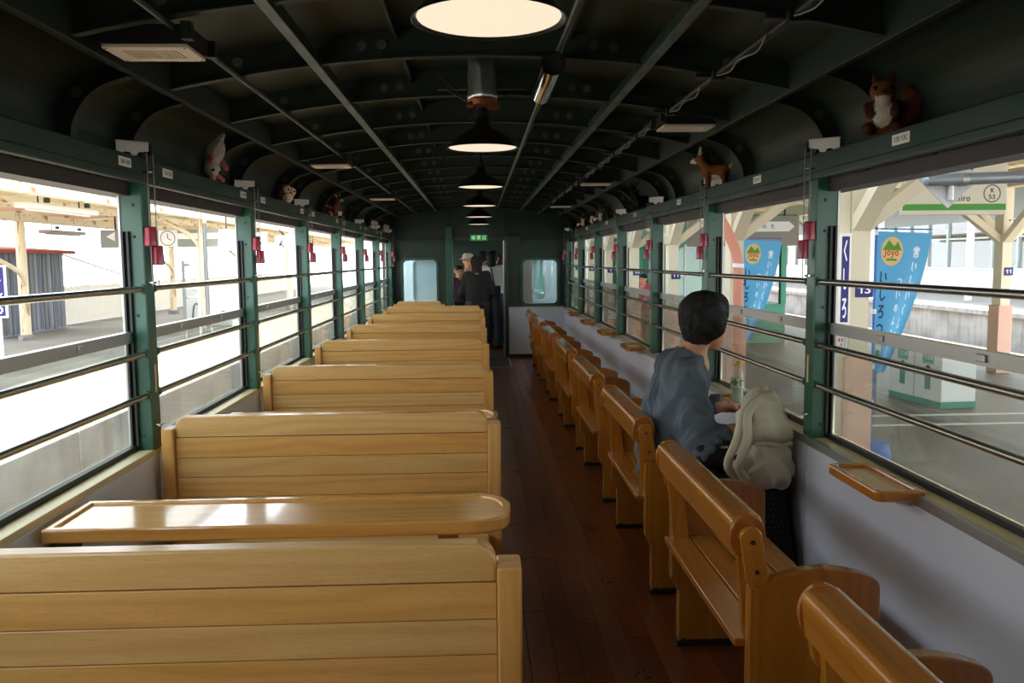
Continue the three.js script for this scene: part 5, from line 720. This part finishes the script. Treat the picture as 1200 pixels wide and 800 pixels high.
  const r2 = squirrel(0x6d2c18, 0x4a1d10); toy('plush_red_squirrel', 'dark red plush squirrel half hidden on the ledge', [1.36, 1.902, -10.35], -0.5, r2.list, r2.extra, r2.eyes).scale.setScalar(0.85);
  const r3 = squirrel(0xa04a20, 0x6b2f14); toy('plush_fox_kit', 'small orange plush fox kit with white chest near the end wall', [1.35, 1.902, -11.15], -0.5, r3.list, r3.extra, r3.eyes).scale.setScalar(0.9);
  const r4 = quad(0x101011, 0x0c0c0c, 0x151515); toy('plush_crow_cub', 'black plush animal in the corner of the ledge by the end wall', [1.35, 1.902, -12.4], -0.7, r4.list, r4.extra, r4.eyes);
  const r5 = owl(0x8e8d8a); toy('plush_grey_owl', 'grey plush owl at the end of the ledge over the long tables', [-1.35, 1.902, -12.35], 0.7, r5.list, r5.extra, r5.eyes, [0.3, -0.2]);
}
// ================================================================ blind pulleys, cords and red handles on every post
{
  const bodyM = std(0xefece2, 0.45), hand = lathe([[0, -0.038], [0.021, -0.038], [0.025, -0.034], [0.021, 0.03], [0.018, 0.036], [0, 0.036]], 18), cleat = merge([rod([-0.018, 0, 0], [0.018, 0, 0], 0.0045, 8), rod([0, 0, 0], [0, 0, -0.02], 0.005, 8)]);
  const plS = (() => { const s = new THREE.Shape(); s.moveTo(-0.06, 0.06); s.lineTo(0.06, 0.06); s.lineTo(0.06, 0.0); s.lineTo(0.04, 0.0); s.lineTo(0.032, 0.018); s.lineTo(0.012, 0.018); s.lineTo(0.006, 0.006); s.lineTo(-0.014, 0.006); s.lineTo(-0.02, 0.018); s.lineTo(-0.06, 0.024); s.lineTo(-0.06, 0.06); const h = new THREE.Path(); h.absarc(0.0, 0.03, 0.006, 0, 7); s.holes.push(h); return s; })();
  const plate = merge([extr(plS, 0.006), bx(-0.06, 0.06, 0.056, 0.06, -0.03, 0.003)]), plateL = merge([extr(new THREE.Shape(plS.getPoints().map((q) => V2(-q.x, q.y)).reverse()), 0.006), bx(-0.06, 0.06, 0.055, 0.06, -0.03, 0.003), rod([0.02, 0.032, 0.003], [0.02, 0.032, 0.006], 0.007, 10), rod([-0.025, 0.032, 0.003], [-0.025, 0.032, 0.006], 0.007, 10)]);
  const seats = (t) => canvasTex(160, 48, (c) => { c.fillStyle = '#eceadf'; c.fillRect(0, 0, 160, 48); c.fillStyle = '#20221f'; c.font = 'bold 34px sans-serif'; c.textAlign = 'center'; c.fillText(t, 80, 35); });
  for (const s of [-1, 1]) for (let k = -1; k <= 6; k++) {
    const n = ordinal(6 - k), side = s < 0 ? 'table side' : 'tray side', z = zc(k) + 0.02;
    const g = thing('blind_pulley', `white blind pulley plate at the ${n} post from the end wall, ${side}`, 'pulley', [s * 1.335, 1.903, z], 'blind pulleys'); const p = part(g, 'plate', plate, bodyM); if (s < 0) p.geometry = plateL; g.rotation.y = -s * 0.7; part(g, 'wheel', rod([0, 0, -0.02], [0, 0, 0.0], 0.016, 14).translate(-s * 0.05, 0.018, -0.012), M.iron); part(g, 'side_clip', rbox(0.008, 0.04, 0.02, 0.002, -s * 0.066, 0.03, 0), M.black);
    const c = thing('blind_pull', `red-handled blind pulls on the ${n} post from the end wall, ${side}`, 'blind pull', [s * 1.279, 0, z], 'blind pulls');
    for (const [dx, dz, y] of [[0, 0.012, 1.602], [-s * 0.012, -0.02, 1.53]]) { part(c, 'cord', rod([dx, 1.915, dz], [dx, y, dz], 0.0022, 6), M.cord); part(c, 'red_handle', hand, M.red).position.set(dx, y, dz); part(c, 'cord_tail', rod([dx, y, dz], [dx, 1.41, dz], 0.0018, 5), M.cord); }
    part(c, 'guide_ring', merge([new THREE.TorusGeometry(0.012, 0.003, 8, 16).rotateX(Math.PI / 2).translate(0, 1.845, 0), rod([s * 0.012, 1.845, 0], [s * 0.026, 1.845, 0], 0.0035, 6)]), M.steel);
    for (const y of [1.425, 0.87]) { const h = part(c, 'cleat', cleat, M.steel); h.position.set(0, y, 0); h.rotation.y = -s * Math.PI / 2; }
  }
  const lb = (s, z, t, label) => { const g = thing('seat_number_label', label, 'label', [s * 1.3015, 1.866, z], 'seat number labels'); part(g, 'plate', rbox(0.003, 0.034, 0.112, 0.001), M.white); part(g, 'print', sheet(0.108, 0.032).rotateY(-s * Math.PI / 2).translate(-s * 0.0017, 0, 0), printed(seats(t))); };
  for (let k = 0; k < 6; k++) { const t = 13 - k; lb(1, -2.70 - P * k + (k ? 0.2 : 0), `${t}D·${t}C`, `white seat number label reading ${t}D ${t}C on the ledge`); lb(-1, zc(k) + 0.185, `${t + 1}A·${t + 1}B`, `white seat number label reading ${t + 1}A ${t + 1}B on the ledge`); lb(-1, zc(k) - 0.25, `${t}A·${t}B`, `white seat number label reading ${t}A ${t}B on the ledge, past the post`); }
}
// ================================================================ paw prints on the floor
{
  const fl = scene.getObjectByName('floor'), pm = std(0x7a5233, 0.5), ring = (rx, ry, x, y) => { const s = new THREE.Shape(); s.absellipse(x, y, rx, ry, 0, Math.PI * 2); const h = new THREE.Path(); h.absellipse(x, y, rx * 0.72, ry * 0.72, 0, Math.PI * 2); s.holes.push(h); return extr(s, 0.0008, 0, 1, 10); }, disc = (rx, ry, x, y) => { const s = new THREE.Shape(); s.absellipse(x, y, rx, ry, 0, Math.PI * 2); return extr(s, 0.0006, 0, 1, 10); };
  const toes = [[-0.04, 0.025], [-0.015, 0.045], [0.015, 0.045], [0.04, 0.025]], out = merge([ring(0.034, 0.026, 0, -0.02), ...toes.map(([x, y]) => ring(0.014, 0.018, x, y))]).rotateX(-Math.PI / 2).translate(0, 0.0006, 0), pad = merge([disc(0.026, 0.02, 0, -0.02), ...toes.map(([x, y]) => disc(0.011, 0.014, x, y))]).rotateX(-Math.PI / 2).translate(0, 0.0005, 0), dk = std(0x1c0d07, 0.5);
  [[0.234, -6.015], [0.195, -4.212], [0.591, -4.669], [0.563, -3.891], [0.557, -2.96], [0.22, -7.6], [0.58, -6.4], [0.2, -2.6], [0.57, -8.0]].forEach(([x, z], i) => { const p = part(fl, 'paw_print', out, pm); p.position.set(x, 0, z); p.rotation.y = Math.sin(i * 5) * 0.4; p.scale.set(0.78, 1, 0.78); p.userData.kind = undefined; delete p.userData.kind; part(p, 'pads', pad, dk); });
}
renderer.render(scene, camera);
